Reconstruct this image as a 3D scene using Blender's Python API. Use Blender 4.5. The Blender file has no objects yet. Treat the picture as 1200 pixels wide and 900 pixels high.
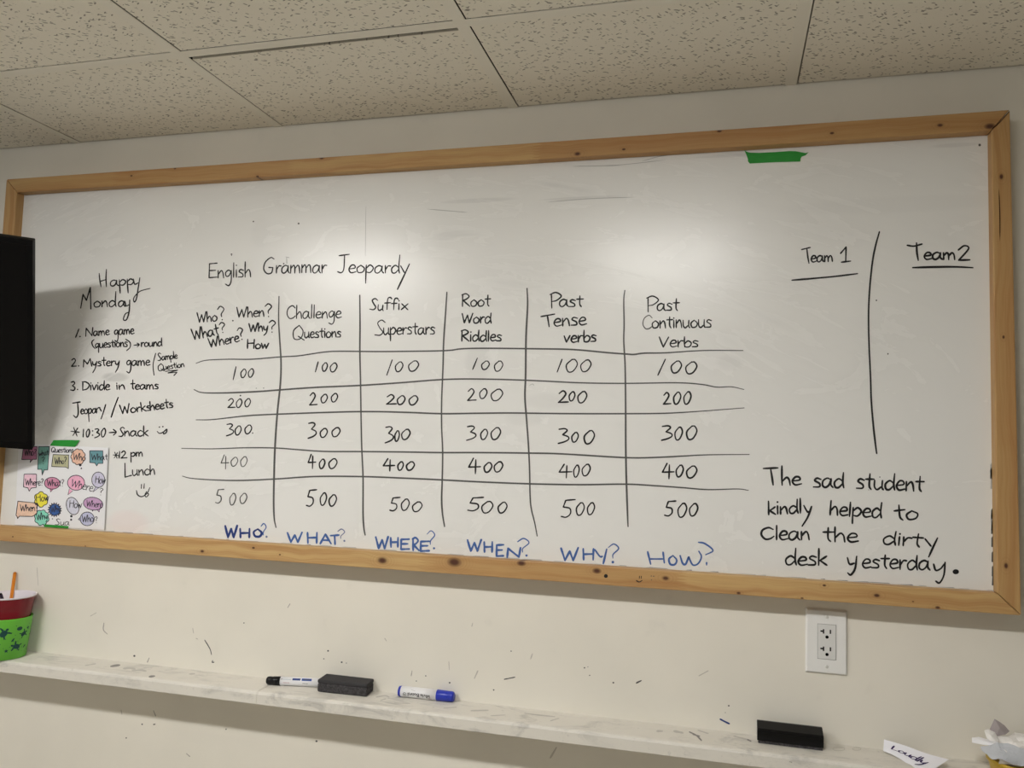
import bpy, bmesh, math, random
from mathutils import Vector, Matrix, noise as mnoise
random.seed(7)
S = bpy.context.scene
COL = S.collection
# ------------------------------------------------------------------ camera, light, exposure
Z0 = 1.21                                   # height of the whiteboard's lower edge above the floor
FPX = 943.13
CAM = Vector((1.8777, -1.75, 0.2899 + Z0))
YAW, PITCH, ROLL = 0.2599, 0.0737, 0.0291
ZC = 1.066 + Z0                             # ceiling
def _axes():
    cy, sy, cp, sp, cr, sr = math.cos(YAW), math.sin(YAW), math.cos(PITCH), math.sin(PITCH), math.cos(ROLL), math.sin(ROLL)
    F = Vector((-sy*cp, cy*cp, sp)); R0 = Vector((cy, sy, 0)); U0 = R0.cross(F)
    return R0*cr + U0*sr, U0*cr - R0*sr, F
R_, U_, F_ = _axes()
cd = bpy.data.cameras.new('camera'); co = bpy.data.objects.new('camera', cd); COL.objects.link(co)
cd.sensor_width = 36; cd.lens = 36*FPX/1200; cd.clip_start = 0.02
co.matrix_world = Matrix(((R_.x, U_.x, -F_.x, CAM.x), (R_.y, U_.y, -F_.y, CAM.y), (R_.z, U_.z, -F_.z, CAM.z), (0, 0, 0, 1)))
S.camera = co
w = bpy.data.worlds.new('room_light'); S.world = w; w.use_nodes = True
w.node_tree.nodes['Background'].inputs[0].default_value = (1.0, 0.965, 0.88, 1)
# the rest of the classroom: brighter towards the lit left side, dim to the right
_t = w.node_tree; _g = _t.nodes.new('ShaderNodeTexCoord'); _s = _t.nodes.new('ShaderNodeSeparateXYZ'); _m = _t.nodes.new('ShaderNodeMapRange'); _m.interpolation_type = 'SMOOTHSTEP'
_t.links.new(_g.outputs['Generated'], _s.inputs[0]); _t.links.new(_s.outputs[0], _m.inputs[0])
for _i, _v in enumerate((-.75, .55, 0.50, 0.05)): _m.inputs[_i+1].default_value = _v
_t.links.new(_m.outputs[0], _t.nodes['Background'].inputs[1])
LAMPS = [(1.65, -1.38), (0.39, -1.38)]
LAMP_POWER = [7.9, 10.8]
LENS = (.50, .115, .017)                     # lit length, width and drop of a lamp's lens
for (lx, ly), LP in zip(LAMPS, LAMP_POWER):
    ld = bpy.data.lights.new('ceiling_lamp', 'AREA'); ld.shape = 'RECTANGLE'; ld.size, ld.size_y = LENS[:2]
    ld.energy = LP; ld.color = (1.0, 0.985, 0.95)
    lo = bpy.data.objects.new('ceiling_lamp', ld); COL.objects.link(lo); lo.location = (lx, ly, ZC - 0.0605)
S.view_settings.view_transform = 'Standard'; S.view_settings.look = 'None'
S.view_settings.exposure = 0.0; S.view_settings.gamma = 1.0; S.view_settings.use_curve_mapping = False

# ------------------------------------------------------------------ a pixel of the photograph -> a point in the room
def ray(u, v): return F_ + R_*((u-600)/FPX) - U_*((v-450)/FPX)
def on_y(u, v, y):
    d = ray(u, v); return CAM + d*((y-CAM.y)/d.y)
def on_z(u, v, z):
    d = ray(u, v); return CAM + d*((z-CAM.z)/d.z)

# ------------------------------------------------------------------ materials
def lin(c):
    return tuple((x/12.92 if x <= .04045 else ((x+.055)/1.055)**2.4) for x in c)
def rgb(r, g, b): return lin((r/255, g/255, b/255))
def mat(name, color, rough=.6, spec=.4, **kw):
    m = bpy.data.materials.new(name); m.use_nodes = True
    b = m.node_tree.nodes['Principled BSDF']
    b.inputs['Base Color'].default_value = (*color, 1); b.inputs['Roughness'].default_value = rough
    b.inputs['Specular IOR Level'].default_value = spec
    for k, v in kw.items(): b.inputs[k].default_value = v
    return m
class NT:
    """small helper around a node tree"""
    def __init__(s, m): s.t = m.node_tree; s.b = s.t.nodes['Principled BSDF']
    def n(s, typ, **kw):
        x = s.t.nodes.new(typ)
        for k, v in kw.items(): setattr(x, k, v)
        return x
    def put(s, sock, v):
        if hasattr(v, 'is_linked'): s.t.links.new(v, sock)
        else: sock.default_value = v
    def math(s, op, a, b=0.0, clamp=False):
        x = s.n('ShaderNodeMath', operation=op, use_clamp=clamp); s.put(x.inputs[0], a); s.put(x.inputs[1], b); return x.outputs[0]
    def mix(s, f, a, b):
        x = s.n('ShaderNodeMix', data_type='RGBA'); s.put(x.inputs['Factor'], f)
        s.put(x.inputs[6], a if hasattr(a, 'is_linked') else (*a, 1)); s.put(x.inputs[7], b if hasattr(b, 'is_linked') else (*b, 1)); return x.outputs[2]
    def sep(s):
        tc = s.n('ShaderNodeTexCoord'); sp = s.n('ShaderNodeSeparateXYZ'); s.t.links.new(tc.outputs['Object'], sp.inputs[0]); return sp.outputs
    def comb(s, x, y, z):
        c = s.n('ShaderNodeCombineXYZ'); s.put(c.inputs[0], x); s.put(c.inputs[1], y); s.put(c.inputs[2], z); return c.outputs[0]
    def noise(s, vec, scale, detail=3, rough=.5, dist=0):
        x = s.n('ShaderNodeTexNoise'); s.put(x.inputs['Vector'], vec); x.inputs['Scale'].default_value = scale
        x.inputs['Detail'].default_value = detail; x.inputs['Roughness'].default_value = rough; x.inputs['Distortion'].default_value = dist; return x.outputs[0]
    def smooth(s, v, lo, hi, a=0.0, b=1.0):
        x = s.n('ShaderNodeMapRange', interpolation_type='SMOOTHSTEP'); s.put(x.inputs[0], v)
        for i, q in enumerate((lo, hi, a, b)): s.put(x.inputs[i+1], q)
        return x.outputs[0]
    def color(s, c): s.t.links.new(c, s.b.inputs['Base Color'])
    def bump(s, h, strength, dist=.001):
        x = s.n('ShaderNodeBump'); x.inputs['Strength'].default_value = strength; x.inputs['Distance'].default_value = dist
        s.t.links.new(h, x.inputs['Height']); s.t.links.new(x.outputs[0], s.b.inputs['Normal'])

def m_wall():
    m = mat('wall_paint', (.76, .73, .65), .55, .3); k = NT(m); X, Y, Z = k.sep(); v = k.comb(X, Y, Z)
    n1 = k.smooth(k.noise(v, 3.5, 4), .35, .75); n2 = k.smooth(k.noise(v, 14, 5, .6), .60, .82)
    c = k.mix(n1, (.79, .755, .675), (.74, .71, .635)); c = k.mix(k.math('MULTIPLY', n2, .22), c, (.55, .52, .47))
    k.color(c); k.bump(k.noise(v, 220, 2), .12, .0006); return m
def m_ceiling():
    m = mat('mineral_tile', (.82, .785, .69), .9, .1); k = NT(m); X, Y, Z = k.sep()
    warp = k.noise(k.comb(X, Y, 0.0), 26, 2)
    ang = k.math('MULTIPLY', warp, 9.0)
    # short dark fissures: voronoi cells squeezed along a direction that wanders over the tile
    out = None
    for i, (ca, sa, sc, th) in enumerate(((.95, .31, 78, .13), (.60, .80, 88, .12), (.82, -.57, 84, .125))):
        u = k.math('ADD', k.math('MULTIPLY', X, ca), k.math('MULTIPLY', Y, sa))
        vv = k.math('SUBTRACT', k.math('MULTIPLY', Y, ca), k.math('MULTIPLY', X, sa))
        vo = k.n('ShaderNodeTexVoronoi', feature='F1'); vo.inputs['Scale'].default_value = sc; vo.inputs['Randomness'].default_value = 1.0
        k.put(vo.inputs['Vector'], k.comb(k.math('MULTIPLY', u, .62), k.math('MULTIPLY', vv, 1.75), i*3.7))
        sel = k.n('ShaderNodeSeparateColor'); k.t.links.new(vo.outputs['Color'], sel.inputs[0])
        size = k.smooth(sel.outputs[0], .10, 1.0, .11, .30)
        f = k.smooth(k.math('DIVIDE', vo.outputs['Distance'], size), .62, 1.0, 1.0, 0.0)
        f = k.math('MULTIPLY', f, k.smooth(sel.outputs[1], .02, .10))
        out = f if out is None else k.math('MAXIMUM', out, f)
    pin = k.smooth(k.noise(k.comb(X, Y, 5.0), 420, 2), .66, .74)
    d = k.math('MAXIMUM', out, k.math('MULTIPLY', pin, .35))
    k.color(k.mix(k.math('MULTIPLY', d, .74), (.82, .785, .69), (.13, .12, .10)))
    k.bump(k.math('SUBTRACT', 1.0, d), .25, .002); return m
M_WALL = m_wall(); M_TILE = m_ceiling()
M_GRID = mat('grid_paint', (.80, .77, .68), .5, .3)
M_DARK = mat('plenum_shade', (.05, .047, .042), .9, .1)
M_FLOOR = mat('floor_vinyl', (.55, .5, .4), .5, .3)
kf = NT(M_FLOOR); xf = kf.sep(); kf.color(kf.mix(kf.noise(kf.comb(xf[0], xf[1], xf[2]), 30, 4), (.52, .47, .39), (.62, .57, .48)))
def m_board():
    m = mat('whiteboard_melamine', (.78, .78, .77), .28, .5); k = NT(m); X, Y, Z = k.sep()
    # dry eraser haze: wide sweeping arcs of wiped ink
    dx = k.math('SUBTRACT', X, 1.15); dz = k.math('SUBTRACT', Z, -.35)
    r = k.math('SQRT', k.math('ADD', k.math('MULTIPLY', dx, k.math('MULTIPLY', dx, .45)), k.math('MULTIPLY', dz, dz)))
    an = k.math('ARCTAN2', dx, dz)
    sweep = k.noise(k.comb(k.math('MULTIPLY', r, 13), k.math('MULTIPLY', an, 2.2), 0.0), 2.2, 5, .6, .6)
    patch = k.smooth(k.noise(k.comb(X, 0.0, Z), 2.3, 3), .36, .66)
    upper = k.smooth(Z, .25, .8, .25, 1.0)
    f1 = k.math('MULTIPLY', k.math('MULTIPLY', k.smooth(sweep, .46, .80), patch), upper)
    f2 = k.smooth(k.noise(k.comb(k.math('MULTIPLY', X, .7), 0.0, Z), 9, 5, .62, 1.0), .52, .82)
    # rubbed-out spots and a long-gone patch by the agenda
    def blob(ax, az, sx, sz, amt):
        p = on_y(ax, az, -.031); ex = k.math('DIVIDE', k.math('SUBTRACT', X, p.x), sx); ez = k.math('DIVIDE', k.math('SUBTRACT', Z, p.z-Z0), sz)
        d = k.math('ADD', k.math('MULTIPLY', ex, ex), k.math('MULTIPLY', ez, ez)); return k.smooth(d, .25, 1.1, amt, 0.0)
    c = k.mix(k.math('MULTIPLY', f1, .50), (.775, .772, .755), (.52, .52, .51))
    c = k.mix(k.math('MULTIPLY', f2, .10), c, (.45, .45, .45))
    for a in ((135, 442, .045, .014, .34), (560, 425, .035, .05, .14), (640, 470, .06, .02, .10), (615, 490, .05, .02, .10), (855, 425, .03, .02, .10),
              (305, 272, .03, .05, .05), (1050, 240, .25, .02, .06), (560, 235, .10, .006, .22), (680, 232, .10, .004, .22), (660, 187, .12, .0035, .30), (440, 196, .04, .005, .2), (860, 182, .1, .004, .2), (1120, 170, .05, .005, .2)):
        c = k.mix(blob(*a), c, (.40, .40, .40))
    c = k.mix(blob(150, 612, .07, .035, .30), c, (.80, .62, .62))
    k.color(c)
    k.put(k.b.inputs['Roughness'], k.smooth(k.math('ADD', f1, k.math('MULTIPLY', f2, .4)), 0.0, 1.0, .27, .40))
    return m
M_BOARD = m_board()
def m_wood(name, axis, knots, joints, dark=1.0):
    """knotty finger-jointed pine; axis 0: the rail runs along x, 2: along z"""
    m = mat(name, (.6, .4, .2), .5, .35); k = NT(m); X, Y, Z = k.sep()
    A, Cc = (X, Z) if axis == 0 else (Z, X)
    ring = None; core = None; push = 0.0
    for (a, c, r) in knots:
        da = k.math('MULTIPLY', k.math('SUBTRACT', A, a), .62); dc = k.math('SUBTRACT', Cc, c)
        d = k.math('SQRT', k.math('ADD', k.math('MULTIPLY', da, da), k.math('MULTIPLY', dc, dc)))
        cr = k.smooth(d, r*.18, r*(.80 if r > .009 else .66), 1.0, 0.0)
        rg = k.math('MULTIPLY', k.smooth(d, r*.6, r*2.2, 1.0, 0.0), k.math('ADD', k.math('MULTIPLY', k.math('SINE', k.math('MULTIPLY', d, 1500.0)), .5), .5))
        core = cr if core is None else k.math('MAXIMUM', core, cr); ring = rg if ring is None else k.math('MAXIMUM', ring, rg)
    wob = k.noise(k.comb(k.math('MULTIPLY', A, 3.0), Cc, Y), 2.0, 2)
    g = k.noise(k.comb(k.math('MULTIPLY', A, 1.6), k.math('ADD', k.math('MULTIPLY', Cc, 75.0), k.math('MULTIPLY', wob, 3.0)), k.math('MULTIPLY', Y, 60.0)), 1.0, 4, .6)
    fine = k.noise(k.comb(k.math('MULTIPLY', A, 12.0), k.math('MULTIPLY', Cc, 420.0), k.math('MULTIPLY', Y, 420.0)), 1.0, 2)
    zig = k.math('MULTIPLY', k.math('PINGPONG', k.math('ADD', Cc, .5), .0032), 7.0)
    az = k.math('ADD', A, zig); tint = 0.35
    for (aj, dt) in joints: tint = k.math('ADD', tint, k.math('MULTIPLY', k.math('GREATER_THAN', az, aj), dt))
    base = k.mix(tint, (.545*dark, .360*dark, .155*dark), (.42*dark, .235*dark, .092*dark))
    c = k.mix(k.math('MULTIPLY', k.smooth(g, .38, .72), .70), base, (.36*dark, .165*dark, .055*dark))
    c = k.mix(k.math('MULTIPLY', k.smooth(fine, .45, .8), .25), c, (.30, .15, .06))
    if core is not None:
        c = k.mix(k.math('MULTIPLY', ring, .20), c, (.24, .10, .035)); c = k.mix(core, c, (.075, .026, .013))
    k.color(c); k.bump(fine, .15, .0005); return m
def m_shelf():
    m = mat('shelf_paint', (.75, .72, .66), .5, .35); k = NT(m); X, Y, Z = k.sep()
    n1 = k.smooth(k.noise(k.comb(k.math('MULTIPLY', X, .45), Y, Z), 26, 5, .65, .8), .47, .74)
    n2 = k.smooth(k.noise(k.comb(X, Y, Z), 3, 3), .30, .60)
    mid = k.math('MULTIPLY', n1, n2)
    c = k.mix(k.math('MULTIPLY', mid, .80), (.70, .672, .615), (.36, .35, .335))
    c = k.mix(k.math('MULTIPLY', k.smooth(k.noise(k.comb(X, Y, Z), 90, 4, .7), .60, .75), .35), c, (.30, .28, .27))
    k.color(c); return m
M_SHELF = m_shelf()
M_INK = mat('marker_ink_black', (.012, .012, .013), .5, .3)
M_INK_GREY = mat('marker_ink_grey', (.085, .085, .083), .5, .3)
M_INK_FAINT = mat('marker_ink_faint', (.19, .19, .185), .5, .3)
M_INK_BLUE = mat('marker_ink_blue', (.055, .125, .36), .5, .3)
M_INK_NAVY = mat('marker_ink_navy', (.02, .045, .20), .5, .3)
M_SMEAR = mat('ink_smear', (.42, .42, .41), .5, .3)
M_SCUFF = mat('scuff_grey', (.38, .355, .32), .6, .2)
M_PAPER = mat('white_paper', (.80, .80, .83), .75, .2)
M_TAPE = mat('green_tape', (.022, .27, .036), .55, .3)
kt = NT(M_TAPE); xt = kt.sep(); kt.color(kt.mix(kt.noise(kt.comb(kt.math('MULTIPLY', xt[0], 2.0), xt[1], kt.math('MULTIPLY', xt[2], 14.0)), 30, 3), (.016, .22, .028), (.030, .33, .046)))
M_BLACK = mat('black_plastic', (.008, .008, .009), .28, .25)
M_SCREEN = mat('screen_glass', (.002, .002, .0025), .25, .12)
M_TVB = mat('television_black', (.003, .003, .0033), .45, .08)
M_PLATE = mat('white_plate_plastic', (.80, .80, .79), .35, .45)
M_PLATE2 = mat('receptacle_plastic', (.70, .70, .69), .35, .45)
M_HOLE = mat('slot_black', (.004, .004, .004), .9, .05)
M_METAL = mat('screw_white', (.70, .70, .68), .3, .5)

# ------------------------------------------------------------------ mesh builder
class MB:
    def __init__(s): s.v = []; s.f = []; s.m = []; s.sm = []
    def add(s, vs, fs, mi=0, smooth=False):
        o = len(s.v); s.v += [Vector(x) for x in vs]
        for f in fs: s.f.append([i+o for i in f]); s.m.append(mi); s.sm.append(smooth)
        return s
    def hexa(s, b, t, mi=0):                 # bottom loop b, top loop t (same length)
        n = len(b)
        s.add(list(b)+list(t), [list(range(n))[::-1], list(range(n, 2*n))] + [[i, (i+1) % n, n+(i+1) % n, n+i] for i in range(n)], mi); return s
    def box(s, a, b, mi=0):
        (x0, y0, z0), (x1, y1, z1) = a, b
        return s.hexa([(x0, y0, z0), (x1, y0, z0), (x1, y1, z0), (x0, y1, z0)], [(x0, y0, z1), (x1, y0, z1), (x1, y1, z1), (x0, y1, z1)], mi)
    def lathe(s, prof, o, ax, ux, seg=40, mi=0, smooth=True, cap=(True, True), wob=None):
        """prof: [(distance along ax, radius)]"""
        ax = Vector(ax).normalized(); ux = (Vector(ux) - ax*Vector(ux).dot(ax)).normalized(); uy = ax.cross(ux); o = Vector(o); vs = []; fs = []
        for (h, r) in prof:
            for i in range(seg):
                a = 2*math.pi*i/seg; rr = r if wob is None else wob(h, a, r)
                vs.append(o + ax*h + (ux*math.cos(a) + uy*math.sin(a))*rr)
        for j in range(len(prof)-1):
            for i in range(seg): fs.append([j*seg+i, j*seg+(i+1) % seg, (j+1)*seg+(i+1) % seg, (j+1)*seg+i])
        s.add(vs, fs, mi, smooth)
        if cap[0]: s.add(vs[:seg], [list(range(seg))[::-1]], mi)
        if cap[1]: s.add(vs[-seg:], [list(range(seg))], mi)
        return s
    def build(s, name, mats, parent=None, loc=None, bevel=0.0, segs=2, merge=True):
        if not isinstance(mats, (list, tuple)): mats = [mats]
        if parent is not None:
            q = parent; base = Vector((0, 0, 0))
            while q is not None: base += q.location; q = q.parent
        else: base = Vector(loc) if loc else Vector((0, 0, 0))
        me = bpy.data.meshes.new(name); me.from_pydata([x-base for x in s.v], [], s.f); 
        for p, mi, smo in zip(me.polygons, s.m, s.sm): p.material_index = mi; p.use_smooth = smo
        for m in mats: me.materials.append(m)
        bm = bmesh.new(); bm.from_mesh(me)
        if merge: bmesh.ops.remove_doubles(bm, verts=bm.verts, dist=1e-6)
        if bevel > 0:
            ed = [e for e in bm.edges if len(e.link_faces) == 2 and e.calc_face_angle(0) > .5]
            bmesh.ops.bevel(bm, geom=ed, offset=bevel, segments=segs, profile=.6, affect='EDGES', clamp_overlap=True)
        bm.to_mesh(me); bm.free(); me.update()
        o = bpy.data.objects.new(name, me); COL.objects.link(o)
        if parent is not None: o.parent = parent
        else: o.location = base
        return o
def tag(o, label=None, cat=None, group=None, kind=None):
    if label: o['label'] = label
    if cat: o['category'] = cat
    if group: o['group'] = group
    if kind: o['kind'] = kind
    return o
def thing(name, label, cat, loc, group=None):
    o = bpy.data.objects.new(name, None); COL.objects.link(o); o.location = loc; o.empty_display_size = .05
    return tag(o, label, cat, group)

# ------------------------------------------------------------------ strokes of ink
def spline(pts, n=6):
    """smooth curve through pts; a repeated point makes a corner"""
    runs = [[pts[0]]]
    for p in pts[1:]:
        if abs(p[0]-runs[-1][-1][0])+abs(p[1]-runs[-1][-1][1]) < 1e-9: runs.append([p])
        else: runs[-1].append(p)
    out = []
    for r in runs:
        if len(r) < 2: continue
        if len(r) == 2: seg = list(r)
        else:
            e = [(2*r[0][0]-r[1][0], 2*r[0][1]-r[1][1])] + r + [(2*r[-1][0]-r[-2][0], 2*r[-1][1]-r[-2][1])]; seg = []
            for i in range(1, len(e)-2):
                p0, p1, p2, p3 = e[i-1:i+3]
                for j in range(n):
                    t = j/n
                    seg.append(tuple(.5*((2*p1[k]) + (-p0[k]+p2[k])*t + (2*p0[k]-5*p1[k]+4*p2[k]-p3[k])*t*t + (-p0[k]+3*p1[k]-3*p2[k]+p3[k])*t**3) for k in (0, 1)))
            seg.append(r[-1])
        out += seg if not out else seg[1:]
    return out
class Ink:
    """flat pen strokes given in photograph pixels, laid on a surface by the function at(u, v, lift)"""
    def __init__(s, at): s.mb = MB(); s.at = at; s.k = 0
    def stroke(s, pts, wpx=1.8, mi=0, smooth=True, taper=.25):
        s.k += 1; lift = .00025 + .000012*(s.k % 40)
        if len(pts) == 1 or (len(pts) == 2 and math.dist(pts[0], pts[1]) < .3):
            (u, v) = pts[0]; return s.disc(u, v, wpx*.6, mi)
        for q in range(1, len(pts)):
            if abs(pts[q][0]-pts[q-1][0])+abs(pts[q][1]-pts[q-1][1]) < 1e-9:
                s.stroke(pts[:q], wpx, mi, smooth, taper*.5); return s.stroke(pts[q:], wpx, mi, smooth, taper*.5)
        if not smooth and len(pts) > 2:
            for q in range(len(pts)-1): s.stroke([pts[q], pts[q+1]], wpx, mi, True, 0)
            return s
        if len(pts) == 2: c = [(pts[0][0]+(pts[1][0]-pts[0][0])*q/6, pts[0][1]+(pts[1][1]-pts[0][1])*q/6) for q in range(7)]
        else: c = spline(pts)
        N = len(c); vs = []; fs = []
        ph = random.random()*6
        for i, (u, v) in enumerate(c):
            a = c[max(0, i-1)]; b = c[min(N-1, i+1)]; d = (b[0]-a[0], b[1]-a[1]); L = math.hypot(*d) or 1
            t = i/(N-1); ww = wpx*.5*(1 + .14*math.sin(ph+t*5)); 
            ww *= 1 - taper*max(0, (abs(t-.5)-.35)/.15)
            nx, ny = -d[1]/L*ww, d[0]/L*ww
            vs += [s.at(u+nx, v+ny, lift), s.at(u-nx, v-ny, lift)]
        for i in range(N-1): fs.append([2*i, 2*i+1, 2*i+3, 2*i+2])
        for (i, sg) in ((0, -1), (N-1, 1)):      # round ends
            a = c[max(0, i-1)]; b = c[min(N-1, i+1)]; an = math.atan2(b[1]-a[1], b[0]-a[0]); r = wpx*.5*(1-taper)
            o = len(vs); vs.append(s.at(*c[i], lift))
            for q in range(7):
                th = an + sg*(-math.pi/2 + math.pi*q/6) + (0 if sg > 0 else 0)
                if sg < 0: th = an + math.pi/2 + math.pi*q/6
                else: th = an - math.pi/2 + math.pi*q/6
                vs.append(s.at(c[i][0]+math.cos(th)*r, c[i][1]+math.sin(th)*r, lift))
            for q in range(6): fs.append([o, o+1+q, o+2+q])
        s.mb.add(vs, fs, mi); return s
    def disc(s, u, v, r, mi=0, ry=None):
        s.k += 1; lift = .00025 + .000012*(s.k % 40); n = 12
        s.mb.add([s.at(u+r*math.cos(6.2832*i/n), v+(ry or r)*math.sin(6.2832*i/n), lift) for i in range(n)], [list(range(n))], mi); return s
    def fill(s, pts, mi=0, lift=.0001):
        n = len(pts); cx = sum(p[0] for p in pts)/n; cy = sum(p[1] for p in pts)/n
        s.mb.add([s.at(cx, cy, lift)] + [s.at(u, v, lift) for u, v in pts], [[0, 1+i, 1+(i+1) % n] for i in range(n)], mi); return s
    def cut(s, mats, parent, label, name='handwriting'):
        o = s.build(name, mats, parent, label); s.mb = MB(); return o
    def build(s, name, mats, parent, label=None):
        if not s.mb.v: return None
        o = s.mb.build(name, mats, parent, merge=False)
        if label: o['label'] = label
        return o

# a hand's letters: x to the right, y up, x-height 1, ascenders and capitals to 1.9, descenders to -0.9
def G(w, *st): return (w, st)
L_ = {
 'a': G(.95, [(.72,.85),(.42,1),(.1,.7),(.08,.2),(.32,0),(.6,.3),(.74,.92)], [(.74,.95),(.74,.3),(.92,0)]),
 'b': G(.80, [(.08,1.9),(.08,.9),(.12,.02)], [(.12,.55),(.42,.98),(.75,.65),(.62,.12),(.3,0),(.12,.15)]),
 'c': G(.75, [(.7,.82),(.4,1),(.08,.6),(.18,.08),(.48,0),(.76,.2)]),
 'd': G(.90, [(.7,.75),(.4,1),(.08,.6),(.15,.08),(.42,.02),(.72,.45)], [(.76,1.9),(.74,.6),(.84,0)]),
 'e': G(.75, [(.08,.48),(.62,.62),(.56,.95),(.28,.95),(.07,.45),(.28,.02),(.74,.14)]),
 'f': G(.62, [(.68,1.7),(.5,1.95),(.3,1.6),(.28,0)], [(.02,.98),(.58,1.05)]),
 'g': G(.85, [(.7,.82),(.4,1),(.1,.65),(.2,.18),(.5,.28),(.72,.9)], [(.73,.95),(.72,-.4),(.48,-.9),(.1,-.72)]),
 'h': G(.80, [(.08,1.9),(.08,.9),(.1,0)], [(.1,.45),(.42,.98),(.62,.7),(.7,0)]),
 'i': G(.30, [(.12,1),(.14,0)], [(.12,1.5)]),
 'k': G(.75, [(.08,1.9),(.1,0)], [(.66,1.02),(.14,.48)], [(.2,.52),(.7,0)]),
 'l': G(.30, [(.12,1.9),(.14,0)]),
 'm': G(1.2, [(.06,1),(.09,0)], [(.09,.55),(.34,.98),(.50,.7),(.53,0)], [(.53,.55),(.80,.98),(.98,.7),(1.06,0)]),
 'n': G(.80, [(.08,1),(.1,0)], [(.1,.45),(.42,.98),(.6,.7),(.70,0)]),
 'o': G(.85, [(.42,1),(.08,.6),(.2,.05),(.62,.1),(.76,.6),(.42,1)]),
 'p': G(.85, [(.08,1),(.09,0),(.12,-.9)], [(.1,.6),(.44,1),(.76,.62),(.5,.08),(.12,.12)]),
 'q': G(.85, [(.68,.85),(.4,1),(.08,.6),(.25,.06),(.66,.5)], [(.72,1),(.70,-.9)]),
 'r': G(.62, [(.08,1),(.12,0)], [(.12,.45),(.34,.92),(.6,.92)]),
 's': G(.70, [(.62,.88),(.3,1),(.14,.74),(.52,.42),(.52,.08),(.05,.04)]),
 't': G(.68, [(.34,1.75),(.34,.4),(.5,0)], [(.02,1.08),(.68,1.12)]),
 'u': G(.85, [(.06,1),(.08,.3),(.3,0),(.6,.3)], [(.68,1),(.68,.25),(.80,0)]),
 'v': G(.75, [(.05,1),(.32,.02),(.32,.02),(.68,1.05)]),
 'w': G(1.1, [(.04,1),(.26,.03),(.26,.03),(.52,.8),(.52,.8),(.72,.03),(.72,.03),(1.02,1)]),
 'x': G(.75, [(.08,1),(.68,0)], [(.66,1),(.06,0)]),
 'y': G(.80, [(.06,1),(.16,.38),(.42,.25),(.66,.8)], [(.72,1),(.5,-.3),(.12,-.9)]),
 'Y': G(1.0, [(.05,1.9),(.45,1.0)], [(.95,1.9),(.5,1.0),(.35,0)]),
 'A': G(1.2, [(.05,0),(.55,1.9),(.55,1.9),(1.1,0)], [(.22,.7),(.95,.68)]),
 'B': G(1.1, [(.14,1.85),(.16,0)], [(.05,1.8),(.6,1.85),(.8,1.4),(.2,1.0),(.2,1.0),(.95,.6),(.7,.05),(.12,.05)]),
 'C': G(1.15, [(1.05,1.55),(.7,1.9),(.22,1.5),(.1,.7),(.4,.05),(.8,.08),(1.1,.4)]),
 'D': G(1.2, [(.12,1.85),(.14,0)], [(.02,1.85),(.6,1.8),(1.1,1.1),(.8,.3),(.14,0)]),
 'E': G(1.0, [(.95,1.85),(.12,1.8),(.12,1.8),(.1,.05),(.1,.05),(.95,.1)], [(.12,1.0),(.8,1.02)]),
 'G': G(1.4, [(1.15,1.75),(.8,1.9),(.25,1.4),(.12,.6),(.5,.03),(.98,.1),(1.1,.75),(1.1,.75),(.65,.78)]),
 'H': G(1.2, [(.1,1.9),(.14,0)], [(1.05,1.9),(1.02,0)], [(.12,.95),(1.04,1.0)]),
 'J': G(1.05, [(.1,1.78),(1.05,1.9)], [(.62,1.85),(.62,.5),(.4,.03),(.05,.15)]),
 'L': G(.95, [(.15,1.9),(.12,.05),(.12,.05),(.9,.15)]),
 'M': G(1.5, [(.08,0),(.22,1.8),(.22,1.8),(.72,.6),(.72,.6),(1.2,1.9),(1.2,1.9),(1.38,0)]),
 'N': G(1.25, [(.1,0),(.16,1.8),(.16,1.8),(.98,.06),(.98,.06),(1.1,1.9)]),
 'O': G(1.3, [(.65,1.9),(.12,1.2),(.3,.15),(.9,.1),(1.15,1.0),(.65,1.9)]),
 'P': G(1.0, [(.14,1.8),(.2,0)], [(.03,1.7),(.5,1.92),(.95,1.5),(.6,1.0),(.2,.85)]),
 'Q': G(1.4, [(.75,1.9),(.18,1.3),(.25,.2),(.9,.2),(1.15,1.2),(.75,1.9)], [(.65,.55),(1.3,-.12)]),
 'R': G(1.05, [(.12,1.85),(.15,0)], [(.05,1.75),(.5,1.95),(.88,1.5),(.5,1.0),(.16,.92),(.16,.92),(1.0,0)]),
 'S': G(1.05, [(.95,1.65),(.6,1.9),(.25,1.6),(.5,1.05),(.8,.5),(.55,.05),(.05,.1)]),
 'T': G(1.15, [(.02,1.78),(1.15,1.9)], [(.55,1.84),(.62,0)]),
 'V': G(1.05, [(.05,1.9),(.45,.03),(.45,.03),(.95,1.85)]),
 'W': G(1.45, [(.05,1.85),(.36,.05),(.36,.05),(.72,1.4),(.72,1.4),(1.0,.05),(1.0,.05),(1.38,1.9)]),
 '?': G(.75, [(.08,1.6),(.4,1.95),(.68,1.5),(.36,.9),(.34,.5)], [(.34,.02)]),
 '.': G(.35, [(.15,.05)]),
 ':': G(.35, [(.15,.3)], [(.15,1.2)]),
 '(': G(.5, [(.4,2.0),(.1,1.1),(.15,.2),(.4,-.5)]),
 ')': G(.5, [(.05,2.0),(.4,1.2),(.36,.3),(.05,-.5)]),
 ' ': G(.6),
 '0': G(1.0, [(.5,1.9),(.1,1.1),(.3,.05),(.75,.2),(.92,1.2),(.5,1.9)]),
 '1': G(.4, [(.2,1.9),(.18,0)]),
 '2': G(1.0, [(.1,1.5),(.5,1.9),(.8,1.4),(.08,.05),(.08,.05),(.95,.08)]),
 '3': G(.9, [(.1,1.75),(.5,1.9),(.75,1.5),(.3,1.05),(.3,1.05),(.8,.7),(.6,.1),(.05,.02)]),
}
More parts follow.
